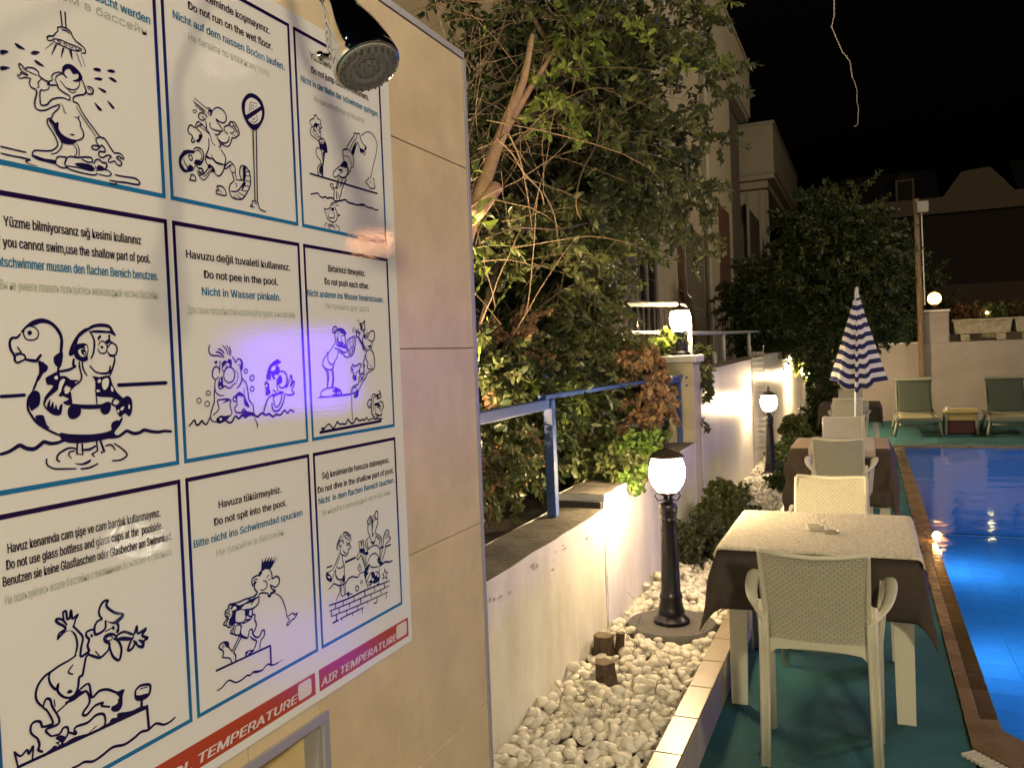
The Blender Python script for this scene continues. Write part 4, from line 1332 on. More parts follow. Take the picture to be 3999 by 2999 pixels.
for k in range(34):
    x, y = st.uniform(-1.25, -.78), st.uniform(2.8, 5.6); a = st.uniform(0, 6.28); L = st.uniform(.04, .11)
    tw_.tube([(x, y, .14), (x+L*.6*math.cos(a), y+L*.6*math.sin(a), .16+st.uniform(0, .05)), (x+L*math.cos(a+.3), y+L*math.sin(a+.3), .15+st.uniform(0, .09))], .0012, 4)
tag(tw_.build('fallen_twigs', M_bark), 'thin dry twigs and grass blades scattered over the white pebbles', 'twigs', kind='stuff')

# ------------------------------------------------------------------ garden walls
lw = thing('low_garden_wall', 'low cracked whitewashed garden wall behind the pebble bed', 'wall', (GX, 4, 0), world=True)
def wall_panel(y0, y1, z1, name='wall_panel', t=.26, x=GX, m=M_wallw, capm=None):
    n = max(2, int((y1-y0)/.12)); mm = MB(); rs = random.Random(int(y0*10))
    F_ = []; 
    for zf in (0, .25, .5, .75, .93, 1):
        F_.append([(x+rs.uniform(-.003, .003), y0+(y1-y0)*k/n, .02+(z1-.02)*zf+(rs.uniform(-.004, .003) if zf == 1 else 0)) for k in range(n+1)])
    top2 = [(x-t, p[1], p[2]+rs.uniform(-.006, .004)) for p in F_[-1]]
    mid = [(x-t*.5, p[1], p[2]+rs.uniform(-.004, .008)) for p in F_[-1]]
    mm.grid(F_)
    mm.grid([F_[-1], mid, top2], mi=1)
    b_ = [p[0] for p in F_]; e_ = [p[-1] for p in F_]
    for col_, fl in ((b_, 1), (e_, 0)):
        k = len(col_); vs = col_+[(x-t, col_[0][1], z1), (x-t, col_[0][1], 0)]
        mm.add(vs, [tuple(range(len(vs)))[::1 if fl else -1]])
    mm.add([(x-t, y0, 0), (x-t, y1, 0), (x-t, y1, z1), (x-t, y0, z1)], [(0, 3, 2, 1)])
    return mm.build(name, [m, capm or M_conc], lw if x == GX else None, auto=30)
wall_panel(1.2, 4.175, .765); wall_panel(4.195, 6.74, .835)
MB().box(GX-.003, GX+.006, 1.2, 4.17, .725, .762).box(GX-.003, GX+.005, 4.2, 6.74, .80, .832).build('render_band', M_wallw, lw)
MB().box(GX-.26, GX-.012, 4.17, 4.2, 0, .8).build('crack_fill', mat('crack_dark', (.05, .045, .04), .9), lw)
cr = random.Random(4)
M_peel = mat('bare_patch', (.50, .46, .40), .9, var=.4, vscale=20)
for k in range(26):      # peeled paint patches just under the wall top
    y = cr.uniform(2.3, 4.12); z = .725-abs(cr.gauss(0, .035))-.004; w_, h_ = cr.uniform(.008, .03), cr.uniform(.003, .009)
    n_ = 7; pts = [(GX+.0042, y+w_*math.cos(2*math.pi*j/n_)*cr.uniform(.5, 1.1), z+h_*math.sin(2*math.pi*j/n_)*cr.uniform(.5, 1.2)) for j in range(n_)]
    pk = MB().add(pts, [tuple(range(n_))]).build('bare_patch', M_peel, lw)
pts = [(4.183+cr.uniform(-.006, .006), .80-.035*j) for j in range(20)]
ck = MB()
for j in range(19):
    (a, b_), (c, d_) = pts[j], pts[j+1]; ww = cr.uniform(.002, .005)
    ck.add([(GX+.0075, a-ww, b_), (GX+.0075, a+ww, b_), (GX+.0075, c+ww, d_), (GX+.0075, c-ww, d_)], [(0, 3, 2, 1)])
ck.build('crack', mat('crack_dark', (.05, .045, .04), .9), lw)
pl_ = thing('lamp_pillar', 'square cream pillar with a moulded cap beside the blue railing', 'pillar', (-1.42, 6.88, 0), world=True)
MB().box(-1.52, GX+.002, 6.742, 7.02, .0, 1.485, b=.006).build('shaft', mat('cream_plaster', (.62, .55, .40), .7, var=.35, vscale=4, bump=.3, bscale=12), pl_)
MB().box(-1.56, GX+.035, 6.70, 7.06, 1.4855, 1.545, b=.008).build('cap', M_wallw, pl_)
hw_ = thing('high_garden_wall', 'glossy white painted garden wall lit by lamps behind the tables', 'wall', (GX, 12, 0), world=True)
n = 40
for a, b_, z0, z1 in ((7.025, 12.3, 1.40, 1.475), (12.305, 18.4, 1.485, 1.575)):
    mm = MB(); P = []
    for zf in (0, .33, .66, .94, 1):
        P.append([(GX+.0015*math.sin(k*1.7+zf*5)+.0015*math.sin(k*.63), a+(b_-a)*k/n, .02+(z0+(z1-z0)*k/n-.02)*zf) for k in range(n+1)])
    mm.grid(P); mm.grid([P[-1], [(GX-.26, p[1], p[2]) for p in P[-1]]], mi=1)
    mm.add([P[0][0], P[-1][0], (GX-.26, a, z0), (GX-.26, a, 0)], [(0, 1, 2, 3)])
    mm.build('wall_panel', [M_wallg, M_conc], hw_, smooth=False)
    MB().box(GX+.0, GX+.008, a, b_, .02, .07).build('skirting', M_wallw, hw_)
# thin cable down the wall by the pillar
cb = [at(*p, 0, GX+.006) for p in ((2745, 1452), (2741, 1560), (2740, 1680), (2744, 1760), (2748, 1830), (2750, 1960))]
solo(MB().tube(cb, .004, 6), 'wall_cable', M_white, 'thin white cable running down the garden wall below the pillar', 'cable', loc=tuple(cb[0]))

# white edge lights strung under the coping of the high wall
M_spark = mat('string_bulb', (.9, .8, .7), .3, emit=(1, .85, .65), es=4)

# terrace behind the low wall
def plat(name, x0, x1, y0, y1, z0, z1, m): return structure(MB().box(x0, x1, y0, y1, z0, z1).build(name, m))
plat('garden_soil', -6.0, GX-.262, -1.0, 7.05, -.02, .70, M_soil)
plat('garden_path', -8.0, GX-.262, 7.06, 60, -.02, 1.28, M_ground)
plat('upper_yard', GX-.25, 20, 18.75, 60, -.02, 1.2, M_ground)

# ------------------------------------------------------------------ far wall, pillar, planters
fwl = thing('far_garden_wall', 'low beige rendered wall behind the green sun loungers', 'wall', (1.5, 18.5, 0), world=True)
M_far = mat('beige_render', (.36, .31, .28), .8, var=.25, vscale=1.5, bump=.2, bscale=10)
MB().box(GX-.2, 6, 18.5, 18.72, 0, 1.55).build('wall_body', M_far, fwl)
MB().box(GX-.2, 1.04, 18.47, 18.74, 1.551, 1.575).build('coping_strip', M_wallw, fwl)
fp = thing('far_wall_pillar', 'pale square pillar on the far wall under the round lamp', 'pillar', (1.27, 18.6, 1.55), world=True)
MB().box(1.06, 1.49, 18.49, 18.78, 1.5515, 2.16, b=.005).build('shaft', M_far, fp); MB().box(1.04, 1.51, 18.46, 18.80, 2.161, 2.20, b=.005).build('cap', M_wallw, fp)
M_stone = mat('rough_stone_planter', (.40, .35, .25), .85, var=.4, vscale=12, bump=.6, bscale=30)
def planter(x0, x1, label):
    t = thing('stone_planter', label, 'planter', ((x0+x1)/2, 18.85, 1.56), group='stone planters on the far wall', world=True)
    mm = MB(); z0, z1 = 1.70, 1.985; i_ = .04
    vs = [(x0+i_, 18.66, z0), (x1-i_, 18.66, z0), (x1-i_, 19.1, z0), (x0+i_, 19.1, z0), (x0, 18.6, z1), (x1, 18.6, z1), (x1, 19.15, z1), (x0, 19.15, z1)]
    mm.add(vs, [(0, 3, 2, 1), (4, 5, 6, 7), (0, 1, 5, 4), (1, 2, 6, 5), (2, 3, 7, 6), (3, 0, 4, 7)]); mm.build('trough', M_stone, t, bev=.01)
    MB().box(x0-.01, x1+.01, 18.58, 18.62, 1.955, 1.99).build('rim', M_stone, t)
    for k in range(2): MB().box(x0+.15+k*.62, x0+.3+k*.62, 18.68, 19.05, 1.553, 1.699).build('foot', M_stone, t)
    return t
planter(1.56, 2.60, 'rough stone planter full of plants next to the lamp pillar')
planter(2.63, 3.67, 'stone planter cut by the right edge of the photo')
bl = MB().box(1.5, 4.2, 18.99, 19.10, 1.40, 1.72)
solo(bl, 'stone_kerb_row', M_stone, 'low row of tan stone blocks under the planters', 'stone kerb', loc=(2.8, 19, 1.4))

def glow_ball(name, label, c, r, col, s, base=None):
    t = thing(name, label, 'lamp', c)
    bm = bmesh.new(); bmesh.ops.create_icosphere(bm, subdivisions=3, radius=r)
    MB().bm(bm).build('globe', emis(name+'_glow_%g' % s, col, s), t, smooth=True)
    if base:
        MB().lathe([(.05, base), (.045, base+.03), (.03, -r*1.25), (.05, -r*1.0), (.052, -r*.82)], 16).build('base', M_black, t)
    return t
glow_ball('globe_lamp', 'round glowing globe lamp on top of the far pillar', (1.25, 18.62, 2.43), .125, (1, .38, .07), 7, base=-.235)

# wooden pole with a white box
po = thing('wooden_pole', 'tall brown wooden pole rising beside the far pillar', 'pole', (.98, 18.3, 0), world=True)
MB().tube([(.99, 18.35, 0), (.985, 18.35, 1.5), (.965, 18.35, 3), (.945, 18.35, 4.40)], [.062, .06, .056, .052], 14).build('post', mat('brown_timber', (.22, .15, .09), .8, var=.4, vscale=20, bump=.4, anis=(1, 1, .1)), po)
MB().tube([(1.06, 18.30, 2.3), (1.035, 18.30, 4.1)], .012, 6).build('conduit', M_white, po)
solo(MB().box(.95, 1.16, 18.2, 18.29, 4.11, 4.33, b=.02), 'junction_box', mat('grey_box', (.33, .33, .31), .5), 'pale square junction box near the top of the wooden pole', 'junction box', loc=(1.05, 18.25, 4.2))

# ------------------------------------------------------------------ railings
M_blr = mat('blue_railing_paint', (.05, .10, .30), .42, var=.25, vscale=6, bump=.15, bscale=30)
rl = thing('blue_railing', 'blue painted square tube railing along the low garden wall', 'railing', (-1.5, 4, .77), world=True)
MB().bar((-1.50, 1.9, 1.322), (-1.50, 3.91, 1.338), .045, .05).build('top_rail', M_blr, rl, bev=.003)
MB().bar((-1.50, 3.865, 1.375), (-1.40, 6.735, 1.375), .045, .022).build('top_rail', M_blr, rl, bev=.003)
MB().bar((-1.438, 5.75, 1.345), (-1.405, 6.735, 1.345), .03, .035).build('short_rail', M_blr, rl, bev=.003)
MB().bar((-1.49, 3.935, .765), (-1.49, 3.935, 1.362), .05, .05).build('post', M_blr, rl, bev=.004)
MB().bar((-1.437, 5.83, .83), (-1.437, 5.83, 1.362), .035, .04).build('post', M_blr, rl, bev=.003)
MB().bar((-1.405, 6.66, .84), (-1.405, 6.66, 1.362), .04, .04).build('post', M_blr, rl, bev=.003)
for z in (1.365, 1.30): MB().lathe([(.011, 0), (.008, .012)], 8, c=(-1.355, 6.742, z), M=Matrix.Rotation(R(90), 4, 'X')).build('bolt', M_blr, rl)
wr = thing('white_pipe_railing', 'white pipe railing glowing behind the lantern on the pillar', 'railing', (-1.6, 7.4, 1.3), world=True)
M_wp = mat('white_pipe', (.78, .75, .66), .35)
c_ = [Vector((-4.2, 7.15, 2.12)), Vector((-1.50, 7.15, 1.985)), Vector((-1.44, 7.15, 1.965)), Vector((-1.405, 7.15, 1.90)), Vector((-1.395, 7.15, 1.8)), Vector((-1.395, 7.15, 1.40))]
MB().tube(c_, .021, 12).build('corner_rail', M_wp, wr, smooth=True)
MB().tube([(-4.2, 7.16, 1.83), (-1.44, 7.16, 1.745)], .014, 10).build('lower_rail', M_wp, wr, smooth=True)
M_wp2 = mat('grey_pipe', (.42, .42, .40), .4)
wr2 = thing('sloping_handrail', 'dim grey handrail climbing away behind the high wall', 'railing', (-1.6, 10, 1.4), world=True)
MB().tube([(-1.6, 7.5, 1.745), (-1.6, 10.2, 1.775), (-1.6, 12.6, 1.82), (-1.6, 15.3, 1.87)], .022, 10).build('handrail', M_wp2, wr2, smooth=True)
for y, z in ((10.25, 1.77), (12.6, 1.815), (14.9, 1.86)): MB().tube([(-1.6, y, z), (-1.6, y, 1.27)], .024, 10).build('post', M_wp2, wr2, smooth=True)
solo(MB().tube([(-1.55, 9.3, 1.28), (-1.55, 9.3, 1.55)], .022, 10), 'pipe_stub', M_wp2, 'short capped pipe stub standing left of the handrail posts', 'pipe', loc=(-1.55, 9.3, 1.28))
solo(MB().box(-1.75, -1.62, 11.2, 11.35, 1.28, 1.45), 'clay_block', mat('clay_block_mat', (.35, .17, .07), .8, var=.3), 'small orange clay block on the path between the handrail posts', 'block', loc=(-1.7, 11.3, 1.28))
solo(MB().tube([(-1.62, 2.08, 1.50), (-1.30, 2.10, 1.50), (-1.27, 2.10, 1.49)], [.03, .03, .026], 14), 'pipe_end', M_white, 'short white pipe end poking out beside the tiled wall', 'pipe', loc=(-1.4, 2.09, 1.5))

# corrugated clear plastic sheet standing by the wall
M_clr = bpy.data.materials.new('clear_plastic'); M_clr.use_nodes = True; nt = M_clr.node_tree; nt.nodes.remove(nt.nodes['Principled BSDF'])
tr = nt.nodes.new('ShaderNodeBsdfTransparent'); tr.inputs[0].default_value = (.88, .88, .88, 1); gl = nt.nodes.new('ShaderNodeBsdfGlossy'); gl.inputs['Roughness'].default_value = .15; mx = nt.nodes.new('ShaderNodeMixShader'); mx.inputs[0].default_value = .22
nt.links.new(tr.outputs[0], mx.inputs[1]); nt.links.new(gl.outputs[0], mx.inputs[2]); nt.links.new(mx.outputs[0], nt.nodes['Material Output'].inputs[0])
sheet = MB(); P = []
A0, A1 = Vector((-1.285, 10.3, 0)), Vector((-1.145, 10.3, 0))
for k in range(40):
    z = .34+k*.0315; P.append([A0+Vector((.0, .0+.012*(k % 2), z)), A1+Vector((-.0, .012*(k % 2), z+.0))])
sheet.grid(P)
t = thing('plastic_sheet', 'clear corrugated plastic sheet leaning upright against the white wall', 'plastic sheet', (-1.2, 10.3, .1), world=True)
sheet.build('sheet', M_clr, t); MB().box(-1.29, -1.28, 10.29, 10.315, .1, 1.6).box(-1.147, -1.14, 10.29, 10.315, .1, 1.6).build('edge_strip', M_clr, t)

# ------------------------------------------------------------------ garden lanterns
M_glass = emis('lantern_glow', (1, .73, .40), 92)
def lantern_head(t, z, s=1.0, es=M_glass):
    # glass bowl with ribs
    prof = [(.040, z-.093), (.062, z-.080), (.083, z-.048), (.094, z-.008), (.0945, z+.028), (.086, z+.062), (.074, z+.088)]
    prof = [(r_*s, z+(h-z)*s) for r_, h in prof]
    gl_ = MB().lathe(prof, 28).build('glass_bowl', es, t, smooth=True)
    for k in range(6):
        a = k*math.pi/3+.4
        MB().tube([((r_+.002)*math.cos(a), (r_+.002)*math.sin(a), h) for r_, h in prof], .0028*s, 5).build('cage_rib', M_black, t)
    MB().lathe([(r_*s, z+h*s) for r_, h in [(.084, .086), (.091, .090), (.090, .097), (.070, .112), (.045, .126), (.020, .136), (.010, .142), (.010, .150), (.017, .158), (.016, .168), (.008, .177), (.009, .184), (.003, .196)]], 28).build('hood', M_hood, t, auto=40)
    MB().lathe([(r_*s, z+h*s) for r_, h in [(.024, -.155), (.030, -.145), (.030, -.13), (.018, -.122), (.04, -.108), (.058, -.098), (.056, -.092)]], 24).build('cup', M_black, t, auto=40)
    for k in range(4):
        a = k*math.pi/2+.3
        MB().tube([(.018*s*math.cos(a), .018*s*math.sin(a), z-.135*s), (.05*s*math.cos(a), .05*s*math.sin(a), z-.14*s), (.066*s*math.cos(a), .066*s*math.sin(a), z-.115*s), (.056*s*math.cos(a), .056*s*math.sin(a), z-.098*s)], .004*s, 6).build('scroll', M_black, t)
def lamp_post(loc, label, zg, disc=None, es=M_glass):
    t = thing('garden_lamp', label, 'garden lamp', loc, group='black garden lamps')
    z0 = .0
    lantern_head(t, zg, 1.0, es)
    top = zg-.15
    prof = [(.095, z0), (.095, .018), (.080, .03), (.068, .045), (.072, .06), (.066, .075), (.056, .12), (.062, .135), (.057, .15), (.051, .165), (.043, top-.15), (.040, top-.10), (.046, top-.09), (.042, top-.08), (.047, top-.05), (.050, top-.025), (.044, top-.008), (.024, top)]
    mm = MB(); n = 32; P = []
    for r_, z in prof:
        fl = .06 if .16 < z < top-.12 or z in (prof[9][1], prof[10][1]) else .012
        P.append([(r_*(1+fl*math.cos(8*2*math.pi*j/n)*.6)*math.cos(2*math.pi*j/n), r_*(1+fl*math.cos(8*2*math.pi*j/n)*.6)*math.sin(2*math.pi*j/n), z) for j in range(n)])
    mm.grid(P, loop=True); mm.build('post', M_black, t, auto=45)
    return t
t = lamp_post((-.985, 4.31, .152), 'nearest black garden lamp standing on a round grey concrete disc', .785)
MB().lathe([(.235, -.085), (.238, -.02), (.225, -.001), (.0, 0)], 48, capt=False).build('concrete_disc', mat('grey_concrete', (.13, .12, .115), .8, var=.3, vscale=10, bump=.3), t, auto=40)
lamp_post((-1.06, 9.92, .115), 'second black garden lamp in the pebbles against the bright white wall', .83)
lamp_post((-1.0, 15.35, .115), 'farthest garden lamp half hidden behind the ivy covered trunk', 1.03, es=emis('far_lantern_glow', (1, .73, .40), 420))
t = thing('pillar_lantern', 'black lantern glowing on top of the square cream pillar', 'lantern', (-1.42, 6.88, 1.546))
lantern_head(t, .283, .93)
MB().lathe([(.075, 0), (.072, .02), (.05, .035), (.045, .09), (.035, .12), (.024, .14)], 24).build('base', M_black, t, auto=40)
# light at the pool edge
t = thing('pool_edge_light', 'small bright light glaring on the coping at the water edge', 'light', (.467, 7.25, .0))
bm = bmesh.new(); bmesh.ops.create_uvsphere(bm, u_segments=16, v_segments=10, radius=.032)
MB().bm(bm, M=Matrix.Translation((0, 0, .055))).build('bulb', emis('edge_glow', (1, .55, .20), 22), t, smooth=True)
MB().lathe([(.038, .012), (.034, .02), (.02, .026)], 16).build('holder', M_alu, t)
MB().bar((-.055, .12, .03), (-.0, .02, .03), .015, .008).build('bracket', M_alu, t)
# ------------------------------------------------------------------ chairs
def weave_mat():
    m = bpy.data.materials.new('woven_resin'); m.use_nodes = True; nt = m.node_tree; b = nt.nodes['Principled BSDF']
    b.inputs['Roughness'].default_value = .42
    tc = nt.nodes.new('ShaderNodeTexCoord'); mp = nt.nodes.new('ShaderNodeMapping'); nt.links.new(tc.outputs['UV'], mp.inputs[0])
    br = nt.nodes.new('ShaderNodeTexBrick'); br.inputs['Scale'].default_value = 1; br.offset = .5; br.inputs['Mortar Size'].default_value = .13; br.inputs['Mortar Smooth'].default_value = .8
    br.inputs['Brick Width'].default_value = 1.0; br.inputs['Row Height'].default_value = .8
    mp.inputs['Scale'].default_value = (15, 27, 1); nt.links.new(mp.outputs[0], br.inputs[0])
    br.inputs[1].default_value = (.68, .65, .51, 1); br.inputs[2].default_value = (.62, .59, .46, 1); br.inputs[3].default_value = (.46, .435, .33, 1)
    nt.links.new(br.outputs[0], b.inputs['Base Color'])
    bp = nt.nodes.new('ShaderNodeBump'); bp.inputs['Strength'].default_value = .8; bp.inputs['Distance'].default_value = .004; bp.invert = True
    nt.links.new(br.outputs['Fac'], bp.inputs['Height']); nt.links.new(bp.outputs[0], b.inputs['Normal']); return m
M_weave = weave_mat()
def make_chair():
    t = thing('resin_chair', 'x', 'chair')
    # backrest: curved woven shell
    nu, nv = 14, 16; Fp = []; Bp = []; UV = {}
    for j in range(nv+1):
        v = j/nv; z = .50+.365*v; hw = .168+.006*v
        Fp.append([]); Bp.append([])
        for i in range(nu+1):
            u = i/nu*2-1; y = -.172-.19*v**1.15-.030*(1-u*u)*(.6+.4*v)
            zz = z+(-.012*(1-u*u) if j == nv else 0)
            Fp[-1].append((u*hw, y, zz)); Bp[-1].append((u*hw, y-.007, zz))
    sh_ = MB(); sh_.grid([r_[::-1] for r_ in Fp]); sh_.grid(Bp)
    sh_.add([p for r_ in (Fp[-1], Bp[-1]) for p in r_], [(i, i+1, nu+2+i, nu+1+i) for i in range(nu)])
    sh_.add([p for r_ in (Fp[0], Bp[0]) for p in r_], [(i+1, i, nu+1+i, nu+2+i) for i in range(nu)])
    back = sh_.build('backrest', M_weave, t, smooth=True)
    uv = back.data.uv_layers.new(name='UVMap')
    for lp in back.data.loops:
        co = back.data.vertices[lp.vertex_index].co; uv.data[lp.index].uv = (co.x/.345+.5, (co.z-.5)/.365)
    MB().tube([(-.172, -.175, .50), (-.174, -.238, .62), (-.176, -.30, .74), (-.177, -.362, .862), (-.170, -.372, .870), (-.09, -.394, .862), (0, -.400, .858), (.09, -.394, .862), (.170, -.372, .870), (.177, -.362, .862), (.176, -.30, .74), (.174, -.238, .62), (.172, -.175, .50)], .009, 8).build('back_frame', M_resin, t, smooth=True)
    # seat
    nu = 10; P = []; Q = []
    for j in range(9):
        v = j/8; y = -.17+.35*v; P.append([]); Q.append([])
        for i in range(nu+1):
            u = i/nu*2-1; z = .475-.018*(1-u*u)*math.sin(math.pi*min(1, v+.15))-(.02*(v-.85)/.15 if v > .85 else 0)
            P[-1].append((u*.178, y, z)); Q[-1].append((u*.178, y, z-.012))
    sm = MB().grid([r_ for r_ in P]).grid([r_[::-1] for r_ in Q]); 
    seat = sm.build('seat', M_weave, t, smooth=True); uv = seat.data.uv_layers.new(name='UVMap')
    for lp in seat.data.loops:
        co = seat.data.vertices[lp.vertex_index].co; uv.data[lp.index].uv = (co.x/.345+.5, co.y/.365)
    # apron round the seat, arched rear
    ap = MB(); n = 12
    top = [(-.178+.356*i/n, -.178-.016*math.sin(math.pi*i/n), .512-.014*math.sin(math.pi*i/n)) for i in range(n+1)]
    bot = [(a, b_+.004, .442+.026*math.sin(math.pi*i/n)**.5 if 0 < i < n else .425) for i, (a, b_, c) in enumerate(top)]
    ap.grid([bot, top]); ap.grid([[(a, b_+.012, c) for a, b_, c in top], [(a, b_+.012, c) for a, b_, c in bot]])
    ap.grid([[(a, b_+.012, c) for a, b_, c in bot], bot])
    for s in (-1, 1): ap.box(min(s*.168, s*.180), max(s*.168, s*.180), -.17, .175, .435, .482)
    ap.box(-.165, .165, .165, .177, .43, .465)
    ap.build('apron', M_resin, t, auto=40)
    for s in (-1, 1):
        # rear leg: shallow U section
        mm = MB()
        pts = [(s*.185, -.245, .655), (s*.186, -.205, .50), (s*.190, -.182, .30), (s*.197, -.172, .0)]
        for w, dx in ((.012, -.011), (.012, .011)):
            mm.tube([(x+dx, y, z) for x, y, z in pts], .0085, 8)
        mm.tube([(x, y+.006, z) for x, y, z in pts], .0065, 8, sq=(.012, .006))
        mm.build('leg', M_resin, t, smooth=True)
        mm = MB(); pts = [(s*.232, .135, .655), (s*.222, .145, .56), (s*.205, .155, .40), (s*.205, .165, .0)]
        for dx in (-.010, .010): mm.tube([(x+dx, y, z) for x, y, z in pts], .008, 8)
        mm.tube([(x, y-.005, z) for x, y, z in pts], .006, 8, sq=(.011, .006))
        mm.build('leg', M_resin, t, smooth=True)
        # armrest: flat pad curling outwards
        c = catmull([(s*.183, -.262, .60), (s*.200, -.235, .615), (s*.232, -.15, .635), (s*.250, -.03, .655), (s*.252, .07, .668), (s*.240, .135, .662), (s*.230, .15, .635)], False, 4)
        P = []; k = len(c)
        for i, p in enumerate(c):
            f = i/(k-1); w = .009+.017*math.sin(math.pi*min(1, f*.9+.08))**.8; h = .008
            ring = []
            for j in range(10):
                a = 2*math.pi*j/10; ring.append((p[0]+s*w*math.cos(a)*.9, p[1], p[2]+h*math.sin(a)+w*.35*math.cos(a)))
            P.append(ring)
        am = MB().grid(P, loop=True); am.add(P[0], [tuple(range(10))]); am.add(P[-1], [tuple(range(9, -1, -1))])
        am.build('armrest', M_resin, t, smooth=True)
    return t
ch0 = make_chair()
chairs = [(-.192, 3.372, 0, 'ivory woven plastic armchair nearest the camera, back towards us'),
          (-.205, 4.42, 180, 'brightly lit ivory armchair facing us across the nearest table'),
          (-.215, 7.08, 0, 'greenish ivory armchair with its back to us at the second table'),
          (-.24, 8.42, 180, 'ivory armchair facing us behind the table with the glass ashtray'),
          (-.25, 12.22, 0, 'pale armchair behind the umbrella pole at the farthest table'),
          (-.26, 13.85, 180, 'hidden armchair on the far side of the farthest table')]
for k, (x, y, a, lb) in enumerate(chairs):
    o = ch0 if k == 0 else copy_tree(ch0)
    o.location = (x, y, 0); o.rotation_euler.z = R(a+(0 if k == 0 else random.uniform(-2, 2))); o['label'] = lb; o['group'] = 'ivory woven armchairs at the tables'

# ------------------------------------------------------------------ tables and cloths
M_cloth = mat('brown_tablecloth', (.060, .046, .034), .9, var=.25, vscale=60, bump=.3, bscale=240, sheen=.0)
M_terry = mat('cream_terry_cloth', (.85, .80, .68), .95, var=.28, vscale=75, bump=1.0, bscale=90, vcol=(.50, .43, .31))
def table(x, y, lb):
    t = thing('plastic_table', lb, 'table', (x, y, 0), group='white plastic tables by the pool')
    MB().box(-.385, .385, -.39, .39, .70, .728, b=.006).build('tabletop', M_resin, t)
    MB().box(-.35, .35, -.355, .355, .64, .6995).build('apron', M_resin, t)
    for sx in (-1, 1):
        for sy in (-1, 1):
            mm = MB(); w, h = .085, .012; cx, cyy = sx*.372, sy*.376
            # L-section leg, slightly tapered
            for (dx, dy) in (((0, 1), (1, 0))):
                pass
            x0, x1 = sorted((cx, cx-sx*w)); y0, y1 = sorted((cyy, cyy-sy*h))
            def tap(x0, x1, y0, y1):
                f = .84; vs = []
                for z, k in ((0, f), (.699, 1)):
                    for a, b_ in ((x0, y0), (x1, y0), (x1, y1), (x0, y1)): vs.append((cx+(a-cx)*k, cyy+(b_-cyy)*k, z))
                mm.add(vs, [(3, 2, 1, 0), (4, 5, 6, 7), (0, 1, 5, 4), (1, 2, 6, 5), (2, 3, 7, 6), (3, 0, 4, 7)])
            tap(x0, x1, y0, y1)
            x0, x1 = sorted((cx, cx-sx*h)); y0, y1 = sorted((cyy-sy*h*1.02, cyy-sy*w)); tap(x0, x1, y0, y1)
            x0, x1 = sorted((cx-sx*w*.42, cx-sx*w*.60)); y0, y1 = sorted((cyy-sy*h*1.02, cyy-sy*h*1.6)); tap(x0, x1, y0, y1)
            mm.build('leg', M_resin, t, bev=.002)
    return t
def cloth(x, y, hx, hy, ox, oy, z, m, lb, name, cat, group, seed=0, ang=0, thick=.0015, fold=1, n=52, flare=.16, rough=0, corner=1.0):
    """a cloth of half size hx+ox, hy+oy draped over a top of half size hx, hy"""
    rs = random.Random(seed); ph = [rs.uniform(0, 6.28) for _ in range(6)]
    P = []
    for j in range(n+1):
        row = []
        for i in range(n+1):
            u = (i/n*2-1); v = (j/n*2-1); X = u*(hx+ox); Y = v*(hy+oy)
            cx = max(-hx, min(hx, X)); cyy = max(-hy, min(hy, Y)); dx, dy = X-cx, Y-cyy
            d = math.hypot(dx, dy)
            if d < 1e-6: zz = z+(rs.uniform(-rough, rough)); px, py = X, Y
            else:
                ux, uy = dx/d, dy/d; s = X*1.0+Y*1.0
                w = fold*(.014*math.sin(9*(X-Y)+ph[0])+.010*math.sin(17*(X+Y)+ph[1]))*min(1, d/.12)
                cr_ = abs(ux*uy)*2
                out = .010+(flare*(.35+.65*cr_))*d*.55+w*(1-.5*cr_)+.012*min(1, d/.03)
                # gathered corner fold
                px = cx+ux*out; py = cyy+uy*out
                zz = z-max(0, d-.006)*(.985 if cr_ < .5 else .97*corner)
                if d < .012: zz = z-d*.3
            row.append((px, py, zz))
        P.append(row)
    mm = MB().grid(P)
    o = solo(mm, name, m, lb, cat, group=group, smooth=True)
    o.location = (x, y, 0); o.rotation_euler.z = ang
    so = o.modifiers.new('thickness', 'SOLIDIFY'); so.thickness = thick; so.offset = 1
    return o
G_t = 'brown tablecloths'
table(-.222, 4.105, 'white plastic table nearest the camera under a brown cloth')
cloth(-.222, 4.0-.035, .37, .40, .25, .25, .731, M_cloth, 'dark brown cloth hanging from the nearest table', 'brown_cloth', 'tablecloth', G_t, seed=1, flare=.46)
cloth(-.218, 4.0-.04, .372, .41, .05, .012, .7425, M_terry, 'cream terry towel cloth covering the nearest table top', 'terry_cloth', 'tablecloth', None, seed=2, thick=.006, fold=.3, n=170, flare=.3, rough=.0022)
table(-.232, 7.70, 'second plastic table with a cream runner over its brown cloth')
cloth(-.232, 7.68, .375, .40, .47, .47, .731, mat('brown_tablecloth_b', (.085, .062, .042), .9, var=.25, vscale=60), 'dark brown cloth on the second table, hanging in deep folds', 'brown_cloth', 'tablecloth', G_t, seed=5, fold=1.7, flare=.2)
cloth(-.232, 7.68, .370, .395, .004, .004, .7355, mat('tan_cloth', (.46, .33, .21), .9, var=.2, vscale=70), 'tan overlay cloth covering the second table top', 'overlay_cloth', 'tablecloth', None, seed=15, fold=0, n=20)
cloth(-.215, 7.68, .255, .405, .0, .085, .7395, mat('cream_runner_cloth', (.55, .47, .36), .9, var=.2, vscale=90), 'cream runner laid across the second table and hanging in front', 'table_runner', 'table runner', None, seed=6, fold=.3, thick=.003, n=40)
table(-.25, 13.0, 'farthest plastic table beyond the umbrella pole')
cloth(-.25, 13.0, .385, .40, .25, .25, .731, mat('brown_tablecloth_c', (.075, .055, .04), .9, var=.2, vscale=50), 'brown cloth on the farthest table behind the umbrella pole', 'brown_cloth', 'tablecloth', G_t, seed=9)
